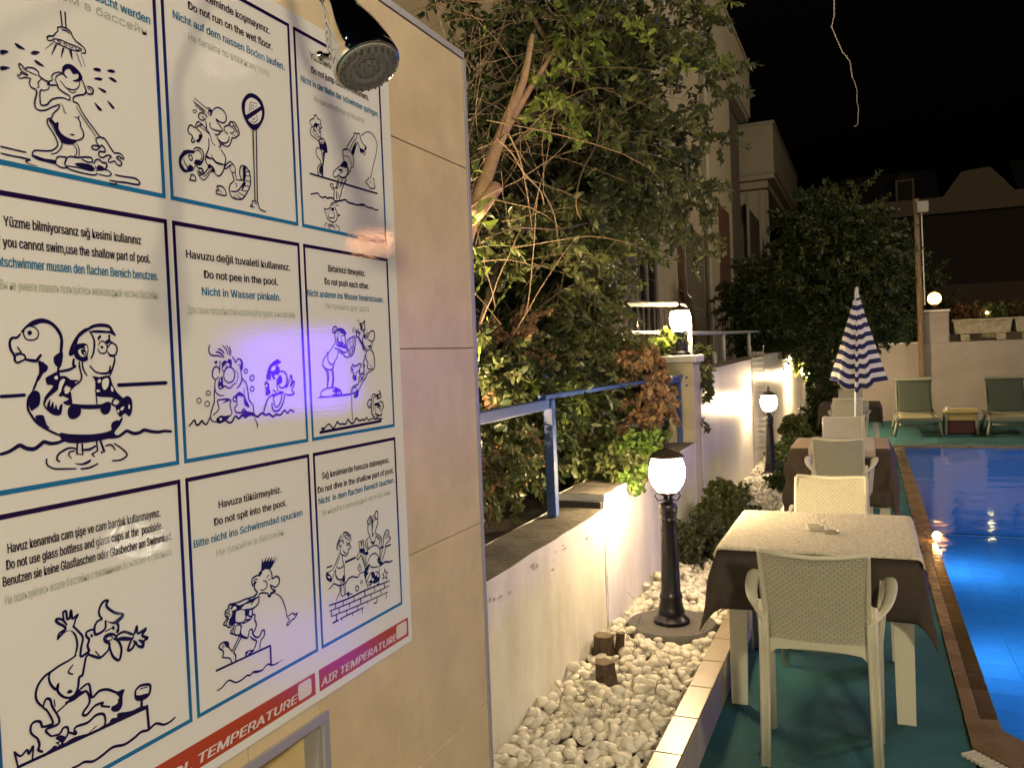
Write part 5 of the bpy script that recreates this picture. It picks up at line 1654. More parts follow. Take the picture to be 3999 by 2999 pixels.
cloth(-.25, 13.0, .25, .405, .0, .14, .736, mat('white_runner_cloth', (.6, .56, .48), .9, var=.2, vscale=90), 'pale runner across the farthest table', 'table_runner', 'table runner', None, seed=10, fold=.3, thick=.003, n=40)
M_dish = mat('white_glazed_dish', (.62, .58, .48), .3, coat=.4)
t = solo(MB().lathe([(.030, 0), (.036, .004), (.038, .022), (.034, .023), (.032, .008), (.004, .007)], 32, capt=True), 'ashtray', M_dish, 'small cream round ashtray on the nearest table', 'ashtray', auto=40); t.location = (-.235, 3.955, .749)
t = solo(MB().lathe([(.030, 0), (.034, .004), (.035, .010), (.031, .011), (.029, .006), (.004, .005)], 32, capt=True), 'saucer', mat('beige_saucer', (.42, .38, .29), .25, coat=.5), 'flat beige saucer lying right of the cream ashtray', 'saucer', auto=40); t.location = (-.165, 3.90, .749)
t = solo(MB().lathe([(.040, 0), (.046, .004), (.052, .034), (.046, .035), (.040, .012), (.004, .010)], 28, capt=True), 'glass_ashtray', mat('cut_glass', (.55, .58, .55), .05, coat=1, spec=1), 'round glass ashtray glinting on the second table', 'ashtray', auto=40); t.location = (-.225, 7.52, .741)

# ------------------------------------------------------------------ closed striped umbrella
um = thing('striped_umbrella', 'closed beach umbrella with blue and white stripes', 'umbrella', (-.14, 9.9, 0))
M_sw = mat('white_canvas', (.80, .78, .72), .8, var=.12, vscale=20); M_sb = mat('blue_canvas', (.012, .014, .085), .8)
NR = 40; N = 48; tip = 2.165; L = 1.07; P = []
for k in range(NR+1):
    s = L*k/NR; row = []
    for j in range(N):
        a = 2*math.pi*j/N
        side = abs(math.cos(a))**2.2                         # two wings spread left and right, the rest hangs close to the pole
        alpha = R(4.6+7.6*side+2.6*math.cos(8*a+.5)*(.3+.7*k/NR)+1.3*math.cos(5*a+1.1))
        zz = tip-s*math.cos(alpha)-(.028*(1-side))*(s/L)**1.3+.006*math.sin(9*a)*(s/L)
        zz += .06*side*(s/L)-.02*(1-side)*math.cos(8*a)*(s/L); rr = s*math.sin(alpha)*(1+.10*math.cos(12*a+.8)*min(1, s*2.5))+.012
        row.append((rr*math.cos(a)*1.0, rr*math.sin(a)*.62, zz))
    P.append(row)
mm = MB(); w = L/9.9
for k in range(NR):
    s = L*(k+.5)/NR; mi = 1 if (s % w) > w*.48 and s > .09 else 0
    mm.grid([P[k+1], P[k]], mi=mi, loop=True)
# weld rings
cn = mm.build('canopy', [M_sw, M_sb], um)
bm = bmesh.new(); bm.from_mesh(cn.data); bmesh.ops.remove_doubles(bm, verts=bm.verts, dist=1e-5); bm.to_mesh(cn.data); bm.free()
cn.data.polygons.foreach_set('use_smooth', [True]*len(cn.data.polygons))
cn.modifiers.new('thickness', 'SOLIDIFY').thickness = .002
MB().lathe([(.014, 2.14), (.022, 2.16), (.020, 2.19), (.012, 2.205), (.004, 2.21)], 16).build('finial', M_white, um, auto=40)
MB().tube([(-.012, 0, .0), (-.012, 0, 2.15)], .013, 12).build('pole', M_white, um, smooth=True)
MB().lathe([(.20, 0), (.20, .05), (.17, .075), (.04, .085), (.03, .2), (.02, .21)], 28).build('base', M_resin, um, auto=40)
um.rotation_euler.y = R(1.2)

# ------------------------------------------------------------------ sun loungers
M_sling = mat('green_sling', (.036, .048, .034), .8, var=.25, vscale=40); M_lf = mat('cream_lounger_frame', (.20, .205, .15), .5)
def lounger():
    t = thing('sun_lounger', 'x', 'sun lounger')
    for s in (-1, 1):
        MB().bar((s*.315, -.55, .29), (s*.315, 1.05, .29), .05, .07).build('side_rail', M_lf, t, bev=.01)
        c = [(s*.30, -.38, .27), (s*.335, -.42, .12), (s*.36, -.45, 0)]
        MB().tube(c, .03, 10, sq=(.035, .028)).build('leg', M_lf, t, smooth=True)
        c = [(s*.30, .85, .27), (s*.335, .89, .12), (s*.36, .92, 0)]
        MB().tube(c, .03, 10, sq=(.035, .028)).build('leg', M_lf, t, smooth=True)
        MB().bar((s*.29, .43, .33), (s*.29, .81, .90), .02, .03).build('back_side', M_lf, t, bev=.008)
    MB().box(-.30, .30, -.56, -.50, .25, .325, b=.01).build('foot_rail', M_lf, t)
    MB().bar((-.30, .815, .915), (.30, .815, .915), .045, .05).build('head_rail', M_lf, t, bev=.012)
    P = [[(-.295+.59*i/8, .41+.37*j/8-.02*math.sin(math.pi*i/8)*0+.03*math.sin(math.pi*j/8), .34+.55*j/8) for i in range(9)] for j in range(9)]
    o = MB().grid(P).build('back_sling', M_sling, t, smooth=True); o.modifiers.new('t', 'SOLIDIFY').thickness = .006
    P = [[(-.28+.56*i/8, -.50+.90*j/8, .318-.03*math.sin(math.pi*i/8)*math.sin(math.pi*j/8)) for i in range(9)] for j in range(9)]
    o = MB().grid(P).build('seat_sling', mat('tan_sling', (.30, .26, .15), .8), t, smooth=True); o.modifiers.new('t', 'SOLIDIFY').thickness = .006
    MB().tube([(-.28, .41, .335), (-.15, .40, .325), (0, .395, .32), (.15, .40, .325), (.28, .41, .335)], .016, 8).build('hinge_bar', M_lf, t, smooth=True)
    MB().tube([(-.29, -.44, .20), (0, -.44, .185), (.29, -.44, .20)], .018, 8).build('cross_bar', M_lf, t, smooth=True)
    return t
lo = lounger(); lo.location = (.745, 15.8, 0); lo['label'] = 'green sling sun lounger left of the small yellow table'; lo['group'] = 'green sun loungers by the far wall'
l2 = copy_tree(lo); l2.location = (2.135, 15.8, 0); l2.rotation_euler.z = R(-2); l2['label'] = 'green sun lounger cut by the right edge of the photo'
t = thing('side_table', 'low yellowish side table between the two sun loungers', 'side table', (1.42, 15.95, 0))
MB().box(-.26, .26, -.26, .26, .36, .40, b=.008).build('tabletop', mat('yellow_plastic', (.42, .33, .12), .5), t)
MB().box(-.24, .24, -.235, -.215, .24, .3595).build('apron', mat('yellow_plastic', (.42, .33, .12), .5), t)
for sx in (-1, 1):
    for sy in (-1, 1): MB().bar((sx*.22, sy*.22, .36), (sx*.235, sy*.235, 0), .04, .04).build('leg', M_lf, t)
solo(MB().box(-.20, .20, -.12, .12, 0, .27, b=.015), 'red_crate', mat('dark_red_plastic', (.10, .014, .01), .5, var=.3), 'dark red crate standing under the low side table', 'crate', loc=None).location = (1.42, 15.86, .002)
solo(MB().lathe([(.035, 0), (.04, .01), (.042, .06), (.036, .065), (.03, .02), (.002, .015)], 20), 'glass_cup', mat('cup_glass', (.6, .6, .6), .05, coat=1, spec=1), 'small shiny cup at the corner of the low side table', 'cup').location = (1.22, 15.8, .40)
solo(MB().box(-.24, .24, -.05, .14, 0, .02, b=.005), 'folded_towel', mat('pale_yellow_towel', (.55, .47, .24), .9, var=.2, vscale=60), 'folded pale yellow towel lying on the low side table', 'towel').location = (1.44, 15.92, .402)
# ------------------------------------------------------------------ leaves
def leaf_cloud(P, D, size, m, name, parent, seed=0, droop=.5, wid=.42, fold=.25):
    """one folded pointed leaf per point P growing along D; all in one mesh (a crown)"""
    r = np.random.default_rng(seed); P = np.asarray(P, float); n = len(P); D = np.asarray(D, float)
    D = D+r.normal(0, .45, (n, 3)); D[:, 2] -= droop*r.random(n); D /= np.linalg.norm(D, axis=1)[:, None]
    A = r.normal(0, 1, (n, 3)); S = np.cross(D, A); S /= np.linalg.norm(S, axis=1)[:, None]; Nn = np.cross(S, D)
    L = size*r.uniform(.55, 1.25, n)[:, None]; Wd = L*wid*r.uniform(.8, 1.2, n)[:, None]
    f = fold
    b = P; mid1 = P+D*L*.38; mid2 = P+D*L*.72-Nn*L*.04; tip = P+D*L-Nn*L*.14
    V = np.stack([b, mid1+S*Wd*.5+Nn*Wd*f, mid2+S*Wd*.36+Nn*Wd*f*.7, tip, mid2-S*Wd*.36+Nn*Wd*f*.7, mid1-S*Wd*.5+Nn*Wd*f, mid1, mid2], axis=1).reshape(-1, 3)
    base = (np.arange(n)*8)[:, None]
    quads = np.array([[0, 6, 1, 1], [6, 7, 2, 1], [7, 3, 2, 2], [0, 5, 6, 6], [6, 5, 4, 7], [7, 4, 3, 3]])
    # as triangles
    T = np.array([[0, 6, 1], [6, 7, 2], [6, 2, 1], [7, 3, 2], [0, 5, 6], [6, 5, 4], [6, 4, 7], [7, 4, 3]])
    F = (base[:, None, :]+T[None]).reshape(-1, 3)
    return arr_mesh(name, V, F, m, parent, smooth=False)
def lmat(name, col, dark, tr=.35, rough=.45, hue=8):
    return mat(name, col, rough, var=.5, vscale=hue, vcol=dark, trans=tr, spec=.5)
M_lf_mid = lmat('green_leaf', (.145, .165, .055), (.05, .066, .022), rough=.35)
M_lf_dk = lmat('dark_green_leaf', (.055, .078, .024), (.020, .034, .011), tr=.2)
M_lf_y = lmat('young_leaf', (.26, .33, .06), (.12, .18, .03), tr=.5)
M_lf_dry = lmat('dry_leaf', (.46, .30, .16), (.22, .13, .06), tr=.3)
M_twig = mat('twig_bark', (.20, .14, .085), .85, var=.4, vscale=30)
M_branch = mat('pale_branch', (.66, .42, .23), .8, var=.35, vscale=18, bump=.5, bscale=50, anis=(1, 1, .25))

class Grow:
    def __init__(s, seed): s.r = random.Random(seed); s.tw = MB(); s.P = []; s.D = []
    def shoot(s, p, d, L, rad=.004, leaf=None, wob=.35, droop=.12, n=7, leaves=True, up=0, side=3):
        p = Vector(p); d = Vector(d).normalized(); pts = [p.copy()]
        for k in range(n):
            d = (d+Vector((s.r.gauss(0, wob)*.4, s.r.gauss(0, wob)*.4, s.r.gauss(0, wob)*.4-droop*k/n+up))).normalized()
            p = p+d*(L/n); pts.append(p.copy())
            if leaves:
                for q in range(side):
                    f = s.r.random(); s.P.append(tuple(pts[-2].lerp(p, f))); dd = d+Vector((s.r.gauss(0, .8), s.r.gauss(0, .8), s.r.gauss(0, .8))); s.D.append(tuple(dd))
        s.tw.tube(pts, [max(.0009, rad*(1-.75*i/n)) for i in range(n+1)], 4, cap=False)
        return pts, d
    def cluster(s, c, r_, n, L=.35, rad=.003, leaves=True, out=None, side=3, droop=.25, wob=.35):
        c = Vector(c)
        for k in range(n):
            v = Vector((s.r.gauss(0, 1), s.r.gauss(0, 1), s.r.gauss(0, 1))); v = v.normalized()*(s.r.random()**.5)
            p = c+Vector((v.x*r_[0], v.y*r_[1], v.z*r_[2])); d = v+Vector((s.r.gauss(0, .5), s.r.gauss(0, .5), s.r.gauss(0, .5)))
            if out: d += Vector(out)
            s.shoot(p, d, L*s.r.uniform(.6, 1.3), rad, leaves=leaves, side=side, droop=droop, wob=wob)

# ------------------------------------------------------------------ big overgrown bush behind the low wall
bush = thing('overgrown_bush', 'huge overgrown bush with bare orange branches behind the tiled wall', 'bush', (-2.2, 4.2, .7), world=True)
# main limbs (pale, close to the tiled wall)
lim = MB()
L1 = [at(*p, 0, -1.75) for p in ((1790, 1020), (1850, 830), (1900, 690), (1945, 560), (1990, 440), (2040, 330), (2062, 230), (2078, 140))]
lim.tube(catmull([tuple(p) for p in L1], False, 3), [.042-.0013*i for i in range(22)], 10); lim.build('branch', M_branch, bush, smooth=True)
L2 = [at(*p, 0, -1.74) for p in ((1925, 640), (1960, 540), (2020, 430), (2080, 330), (2140, 240), (2190, 140))]
MB().tube(catmull([tuple(p) for p in L2], False, 3), [.026-.0011*i for i in range(16)], 8).build('branch', M_branch, bush, smooth=True)
L3 = [at(*p, 0, -1.7) for p in ((1838, 850), (1870, 820), (1905, 775), (1935, 735))]
lb = MB().tube(L3, [.042, .040, .037, .036], 10).build('cut_branch', M_branch, bush, smooth=True)
L4 = [at(*p, 0, -1.9) for p in ((2040, -60), (2080, 60), (2130, 160), (2160, 260), (2165, 330), (2120, 420), (2060, 470))]
MB().tube(catmull([tuple(p) for p in L4], False, 3), [.016]*19, 7).build('branch', M_bark, bush, smooth=True)
for pts, r_ in (([(1990, 1480), (2080, 1290), (2140, 1150), (2240, 985)], .012), ([(1860, 1620), (1960, 1480), (2060, 1320), (2100, 1230), (2220, 1150)], .010), ([(2160, 780), (2180, 1000), (2270, 1060), (2390, 1100)], .009), ([(1840, 1420), (1900, 1180), (1960, 1000), (2080, 860)], .013), ([(2130, 1020), (2160, 900), (2140, 760), (2000, 560)], .007)):
    P = [at(*p, 0, -1.85-.1*random.random()) for p in pts]; MB().tube(catmull([tuple(p) for p in P], False, 4), r_, 6).build('branch', M_bark, bush, smooth=True)
# hanging bare vines
vm = MB()
for pts, X in (([(2395, 40), (2400, 120), (2370, 210), (2368, 310)], -1.5), ([(2345, 460), (2330, 560), (2270, 680), (2250, 800), (2270, 860)], -1.5), ([(1985, 520), (2030, 620), (2060, 760), (2080, 905)], -1.6), ([(1940, 540), (2000, 600), (2050, 680), (2110, 745), (2125, 800)], -1.55), ([(2680, 640), (2690, 800), (2676, 960), (2684, 1130), (2700, 1160)], -1.25), ([(2120, 745), (2165, 840), (2190, 980), (2240, 1030), (2330, 1060)], -1.6), ([(2300, 870), (2180, 895), (2020, 890), (1900, 930)], -1.55), ([(2010, 560), (2200, 420), (2350, 330)], -1.6), ([(1830, 470), (2010, 360), (2200, 320), (2330, 210)], -1.8), ([(2210, 20), (2230, 240), (2190, 420)], -1.8), ([(1990, 20), (1930, 190), (1860, 300)], -1.9)):
    P = catmull([tuple(at(*p, 0, X)) for p in pts], False, 5); vm.tube(P, .0042, 5)
vm.build('hanging_vines', M_twig, bush, smooth=True)
G = Grow(11)
# back mass of bare stems and dark leaves
for k in range(460):
    px, py = random.uniform(1800, 2400), random.uniform(-80, 1650); X = random.uniform(-2.5, -1.65)
    p = at(px, py, 0, X); G.shoot(p, (random.uniform(-1, 1), random.uniform(-1, 1), random.uniform(-.4, 1.2)), random.uniform(.4, 1.1), random.uniform(.0015, .0045), leaves=False, wob=.2)
G.tw.build('stems', M_twig, bush, smooth=True)['kind'] = 'stuff'
hedge_ref = [None]
# clump list: pixel centre of the clump in the photo, world X, radii, shoots, material
def foliage(lst, seed, m, name, size, L=.28, side=3, parent=bush, rad=.0022, droop=.3, wid=.42, fold=.25):
    g = Grow(seed)
    for (px, py, X, rx, ry, rz, n) in lst:
        if parent is bush and px > 2550: n = int(n*.42)
        elif parent is bush and px > 2350: n = int(n*.68)
        if parent is hedge_ref[0] and 'dry' not in name: X -= .13
        g.cluster(at(px, py, 0, X), (rx, ry, rz), n, L=L, side=side, rad=rad, droop=droop)
    g.tw.build('twigs', M_twig, parent, smooth=True)['kind'] = 'stuff'
    return leaf_cloud(g.P, g.D, size, m, name, parent, seed, droop=droop, wid=wid, fold=fold)
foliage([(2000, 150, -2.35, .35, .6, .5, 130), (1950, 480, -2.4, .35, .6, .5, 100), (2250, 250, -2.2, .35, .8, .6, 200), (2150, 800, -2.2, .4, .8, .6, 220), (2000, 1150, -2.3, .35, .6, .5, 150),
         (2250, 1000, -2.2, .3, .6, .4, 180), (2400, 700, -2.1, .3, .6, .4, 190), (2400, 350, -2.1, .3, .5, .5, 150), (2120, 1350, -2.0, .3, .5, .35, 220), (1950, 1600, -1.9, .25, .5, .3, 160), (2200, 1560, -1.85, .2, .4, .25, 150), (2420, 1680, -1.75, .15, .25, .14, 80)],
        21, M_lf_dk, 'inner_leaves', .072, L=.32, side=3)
foliage([(2250, 90, -1.75, .25, .5, .35, 60), (2330, 420, -1.7, .25, .6, .4, 75), (2480, 200, -1.45, .3, .6, .45, 85), (2600, 100, -1.3, .2, .35, .24, 30), (2560, 480, -1.4, .25, .6, .3, 60), (2730, 110, -1.15, .14, .35, .18, 30), (2770, 290, -1.1, .12, .4, .16, 26), (2790, 400, -1.1, .08, .25, .10, 10),
         (2680, 560, -1.35, .18, .4, .18, 34), (2440, 640, -1.5, .25, .6, .3, 70), (2620, 700, -1.45, .18, .4, .18, 36), (2790, 560, -1.25, .10, .4, .08, 16), (2520, 850, -1.5, .22, .5, .2, 60), (2700, 760, -1.35, .13, .4, .16, 30), (2300, 930, -1.6, .2, .35, .22, 50), (2740, 900, -1.35, .10, .4, .14, 20), (2690, 950, -1.35, .10, .3, .16, 16), (2080, 1000, -1.8, .2, .4, .3, 40), (2250, 1250, -1.7, .2, .4, .25, 60)],
        22, M_lf_mid, 'leaves', .068, L=.28, side=4)
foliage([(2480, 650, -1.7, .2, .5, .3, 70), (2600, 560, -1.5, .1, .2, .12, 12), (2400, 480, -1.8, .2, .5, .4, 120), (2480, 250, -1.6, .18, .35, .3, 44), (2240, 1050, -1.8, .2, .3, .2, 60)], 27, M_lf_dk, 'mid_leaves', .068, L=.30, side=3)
foliage([(2240, 130, -1.6, .12, .25, .10, 7), (2300, 160, -1.6, .10, .25, .10, 6), (2200, 430, -1.65, .12, .2, .1, 6), (2170, 470, -1.6, .08, .15, .06, 4), (2760, 60, -1.05, .12, .3, .12, 9), (2790, 250, -1.0, .08, .3, .1, 8), (2560, 240, -1.2, .12, .3, .12, 8), (2100, 360, -1.65, .12, .2, .1, 4)],
        23, M_lf_y, 'young_leaves', .062, L=.22, side=3)
# bright young shoots beside the edge of the tiled wall, close to the camera
def sprig(pts, X, seed, n=9, size=.045, name='young_shoot'):
    c = catmull([tuple(at(*p, 0, X)) for p in pts], False, 4); r = random.Random(seed); mb = MB().tube(c, [.0028-.0018*i/len(c) for i in range(len(c))], 5)
    o = mb.build(name, mat('green_stem', (.28, .30, .08), .6), bush, smooth=True)
    P = [tuple(c[int(1+(len(c)-2)*i/n)]) for i in range(n)]+[tuple(c[-1])]; D = []
    for i in range(n+1):
        d = (c[min(len(c)-1, int(1+(len(c)-2)*i/n)+1)]-c[int((len(c)-2)*i/n)]).normalized(); D.append(tuple(d+Vector((r.uniform(-.7, .7), r.uniform(-.7, .7), r.uniform(-.2, .6)))))
    lf = leaf_cloud(P, D, size, M_lf_y, 'leaves', o, seed, droop=.1, wid=.36)
    return o
ORG_b = ORG[bush.name]
for k, (pts, X, n, s) in enumerate([([(1858, 968), (1930, 958), (2010, 962), (2060, 955), (2098, 935)], -1.62, 9, .055), ([(1995, 970), (2030, 990), (2060, 1035)], -1.62, 4, .06), ([(1845, 960), (1860, 1000), (1850, 1060)], -1.5, 4, .085), ([(1856, 1150), (1880, 1100), (1900, 1050)], -1.6, 5, .045),
        ([(1868, 1410), (1890, 1310), (1930, 1210), (1975, 1140), (2010, 1090)], -1.6, 11, .045), ([(1842, 860), (1860, 830), (1885, 800)], -1.5, 3, .07), ([(1840, 700), (1850, 670)], -1.5, 3, .06), ([(1835, 880), (1880, 870), (1900, 890)], -1.5, 2, .085), ([(1890, 140), (1895, 125)], -1.7, 4, .03)]):
    sprig(pts, X, 50+k, n, s)

# ------------------------------------------------------------------ ivy climbing over the low wall and the railing
ivy = thing('ivy', 'green ivy spilling over the wall top behind the nearest lamp', 'ivy', (-1.45, 4.6, .85), world=True)
foliage([(2480, 1790, -1.36, .06, .24, .05, 26), (2540, 1770, -1.32, .05, .16, .06, 18), (2420, 1830, -1.38, .08, .2, .05, 24), (2400, 1760, -1.5, .1, .2, .08, 34), (2330, 1800, -1.55, .1, .2, .08, 30)], 31, M_lf_mid, 'leaves', .052, L=.12, side=3, parent=ivy, wid=.75)
foliage([(2520, 1740, -1.31, .05, .14, .05, 22), (2560, 1730, -1.30, .04, .10, .05, 16), (2470, 1870, -1.285, .02, .1, .05, 10), (2450, 1760, -1.38, .05, .12, .05, 12)], 32, lmat('bright_ivy_leaf', (.17, .27, .05), (.09, .16, .03), tr=.4), 'bright_leaves', .046, L=.09, side=3, parent=ivy, wid=.75)  # ivy leaves in a lighter green
hedge = hedge_ref[0] = thing('vine_tangle', 'tangled green vine and creeper hanging over the blue railing', 'vine', (-1.6, 4.6, 1), world=True)
foliage([(2050, 1500, -1.75, .15, .4, .2, 80), (1900, 1450, -1.75, .15, .3, .2, 60), (2180, 1400, -1.65, .15, .35, .16, 80), (2330, 1420, -1.6, .12, .3, .08, 50), (2540, 1390, -1.6, .08, .25, .04, 20), (2350, 1600, -1.65, .12, .4, .14, 60), (2200, 1700, -1.7, .12, .4, .12, 60), (1930, 1780, -1.6, .12, .25, .14, 60), (2150, 1480, -1.6, .12, .3, .1, 40), (2310, 1300, -1.55, .1, .2, .05, 14)], 33, M_lf_mid, 'leaves', .05, L=.2, side=4, parent=hedge, wid=.5)
foliage([(2250, 1520, -1.48, .05, .3, .07, 12), (2640, 1340, -1.42, .04, .2, .03, 8), (2590, 1310, -1.42, .05, .2, .03, 8), (2210, 1560, -1.46, .04, .2, .06, 8), (2430, 1620, -1.45, .05, .15, .06, 9), (2100, 1560, -1.6, .1, .3, .1, 12)], 34, M_lf_y, 'young_leaves', .06, L=.14, side=3, parent=hedge, wid=.5, droop=.9)
foliage([(2560, 1440, -1.42, .04, .16, .04, 16), (2540, 1500, -1.42, .05, .14, .06, 18), (2510, 1600, -1.43, .06, .16, .08, 30), (2460, 1690, -1.45, .07, .14, .07, 30), (2420, 1760, -1.5, .06, .14, .05, 18), (2600, 1560, -1.42, .03, .1, .1, 8), (2440, 1400, -1.5, .08, .25, .06, 20)], 35, M_lf_dry, 'dry_leaves', .042, L=.12, side=4, parent=hedge, wid=.8, fold=.5, droop=.8)
foliage([(1950, 1700, -1.7, .15, .35, .2, 50), (2080, 1620, -1.75, .15, .4, .2, 50), (1900, 1850, -1.6, .1, .2, .12, 36), (2260, 1680, -1.7, .12, .4, .16, 30), (2000, 1330, -1.8, .15, .3, .15, 26)], 36, M_lf_dry, 'brown_leaves', .04, L=.15, side=4, parent=hedge, wid=.8, fold=.5, droop=.6)
wi = thing('wall_creeper', 'thin creeper hanging down the wall right of the pillar', 'creeper', (-1.29, 7.2, 1.3), world=True)
foliage([(2752, 1470, -1.275, .012, .10, .05, 12), (2755, 1540, -1.28, .01, .06, .06, 8), (2745, 1640, -1.285, .008, .04, .08, 5)], 37, M_lf_mid, 'leaves', .05, L=.08, side=2, parent=wi, wid=.7)
pt = thing('pillar_top_plants', 'low green leaves growing behind the cap of the lantern pillar', 'plant', (-1.5, 6.9, 1.55), world=True)
foliage([(2560, 1375, -1.62, .06, .2, .03, 26), (2600, 1368, -1.56, .04, .12, .02, 16), (2730, 1372, -1.38, .05, .12, .015, 10)], 38, M_lf_mid, 'leaves', .045, L=.08, side=3, parent=pt, wid=.7)

# ------------------------------------------------------------------ shrubs in the pebble bed
def small_shrub(c, r_, n, lb, seed, m=M_lf_mid, size=.035, wid=.7):
    t = thing('low_shrub', lb, 'shrub', (c[0], c[1], .12), world=True)
    g = Grow(seed); g.cluster(c, r_, n, L=.10, side=6, droop=.1, out=(0, 0, .4))
    for k in range(8):
        a = k*.8; g.tw.tube([(c[0]+.02*math.cos(a), c[1]+.02*math.sin(a), .1), (c[0]+r_[0]*.5*math.cos(a), c[1]+r_[1]*.5*math.sin(a), c[2])], .005, 5)
    g.tw.build('stems', M_twig, t, smooth=True)['kind'] = 'stuff'; leaf_cloud(g.P, g.D, size, m, 'leaves', t, seed, wid=wid, droop=.1)
    return t
small_shrub((-1.02, 6.35, .34), (.18, .30, .19), 230, 'dense green shrub growing in the pebbles behind the nearest lamp', 41)
small_shrub((-1.12, 5.75, .26), (.13, .24, .12), 120, 'lower darker shrub squeezed between the nearest lamp and the wall', 42, m=lmat('dull_leaf', (.075, .085, .035), (.035, .045, .02)), size=.03)
small_shrub((-.93, 10.9, .24), (.14, .5, .10), 110, 'dark low plants in the pebbles past the second lamp', 43, m=M_lf_dk, size=.06)
small_shrub((-1.0, 12.6, .36), (.16, .4, .18), 120, 'scraggly leafy plants in the pebbles under the far bright wall', 44, size=.06)
small_shrub((-.82, 9.0, .2), (.07, .4, .06), 70, 'creeping dark plants at the kerb beside the second table', 45, m=M_lf_dk, size=.05)

# ------------------------------------------------------------------ ivy-clad tree beyond the umbrella
tr_ = thing('dark_garden_tree', 'broad dark leafy tree rising behind the striped umbrella', 'tree', (-.72, 14.3, 0), world=True)
MB().tube([(-.66, 14.3, .05), (-.70, 14.3, .8), (-.66, 14.3, 1.5), (-.7, 14.4, 2.2), (-.8, 14.5, 3)], [.13, .11, .10, .09, .06], 12).build('trunk', M_bark, tr_, smooth=True)
for e_ in ((.3, 14.6, 3.2), (-1.8, 14.4, 2.7), (-1.2, 14.8, 3.6), (-.2, 14.2, 3.8)):
    MB().tube([(-.68, 14.35, 1.9), ((e_[0]-.68)/2, 14.4, 2.5), e_], [.06, .04, .02], 7).build('limb', M_bark, tr_, smooth=True)
def crown(lst, seed, m, name, size, parent, L=.35, side=7, wid=.42):
    g = Grow(seed)
    for (c, r_, n) in lst: g.cluster(c, r_, n, L=L, side=side, rad=.003)
    g.tw.build('twigs', M_bark, parent)['kind'] = 'stuff'; return leaf_cloud(g.P, g.D, size, m, name, parent, seed, wid=wid)
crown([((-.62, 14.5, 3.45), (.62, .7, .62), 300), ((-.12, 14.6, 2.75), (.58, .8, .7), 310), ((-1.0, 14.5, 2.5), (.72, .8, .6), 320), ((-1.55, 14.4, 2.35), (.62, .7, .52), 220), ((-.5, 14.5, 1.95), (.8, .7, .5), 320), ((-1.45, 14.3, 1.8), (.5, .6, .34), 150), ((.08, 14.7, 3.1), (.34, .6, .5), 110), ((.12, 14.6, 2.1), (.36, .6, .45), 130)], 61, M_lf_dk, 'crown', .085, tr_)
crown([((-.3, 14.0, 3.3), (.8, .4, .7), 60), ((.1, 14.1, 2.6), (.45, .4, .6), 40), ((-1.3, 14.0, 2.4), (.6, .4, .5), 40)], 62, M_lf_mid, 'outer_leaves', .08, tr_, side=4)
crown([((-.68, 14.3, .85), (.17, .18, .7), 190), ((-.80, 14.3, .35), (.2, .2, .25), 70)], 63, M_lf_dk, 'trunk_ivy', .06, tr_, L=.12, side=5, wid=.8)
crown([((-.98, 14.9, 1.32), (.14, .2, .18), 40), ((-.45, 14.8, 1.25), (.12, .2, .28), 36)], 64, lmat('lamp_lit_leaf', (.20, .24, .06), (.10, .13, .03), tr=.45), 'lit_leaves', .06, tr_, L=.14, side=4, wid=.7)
bw = thing('wall_bush', 'loose green bush leaning over the far wall left of the wooden pole', 'bush', (.5, 19.1, 1.3), world=True)
crown([((.25, 19.3, 1.95), (.5, .3, .38), 150), ((.70, 19.3, 1.75), (.32, .25, .2), 70), ((.35, 18.9, 1.65), (.4, .15, .14), 60)], 65, M_lf_mid, 'foliage', .075, bw, L=.22, side=6, wid=.6)
fb = thing('far_dark_bush', 'dark bush mass closing the garden left of the wooden pole', 'bush', (-.2, 21, 1.3), world=True)
crown([((-.6, 21, 2.2), (1.2, .6, 1.0), 260), ((.9, 21.3, 2.5), (.8, .6, .9), 200)], 66, M_lf_dk, 'foliage', .11, fb, L=.5, side=7)
for x0, lb, seed, m in ((1.88, 'orange lit flowering plant at the left end of the stone planter', 67, lmat('rusty_leaf', (.17, .10, .045), (.08, .05, .025))), (2.35, 'green leafy plant in the middle of the stone planter', 68, M_lf_mid), (2.85, 'brownish plant at the right edge above the second planter', 69, lmat('brown_leaf', (.15, .10, .04), (.06, .05, .02)))):
    t = thing('planter_plant', lb, 'plant', (x0, 18.9, 1.98), world=True, group='plants in the stone planters')
    crown([((x0, 18.9, 2.10), (.26, .18, .13), 110)], seed, m, 'foliage', .055, t, L=.14, side=6, wid=.6)
glow_ball('planter_spotlight', 'small yellow light glowing among the planter plants', (2.17, 18.72, 2.10), .022, (1, .85, .3), 40)
# bare twig hanging into the night sky
tp = [(3262, -60), (3257, 0), (3258, 60), (3248, 107), (3268, 155), (3290, 205), (3305, 222), (3320, 243), (3324, 275), (3328, 300), (3340, 330), (3347, 355), (3346, 378), (3347, 400), (3353, 425), (3351, 450), (3349, 488), (3336, 495)]
P = [at(*p, 1, 6.0) for p in tp]
up_ = catmull([(-1.75, 5.6, 4.6), (-1.1, 5.8, 4.95), (-.5, 5.95, 4.85), (-.2, 6.0, 4.4), tuple(P[0])], False, 4)
tw_ = MB().tube(up_, .0045, 6).tube(P, [.0042]*3+[.0036]*6+[.0028]*9, 6)
for k in (3, 6, 7, 9, 12, 15): tw_.tube([P[k], P[k]+Vector((.006*(-1)**k, 0, .004))], [.0042, .002], 5)
solo(tw_, 'hanging_twig', mat('pale_twig', (.42, .37, .26), .8), 'bare pale twig dangling against the black sky', 'twig', loc=tuple(P[1]))

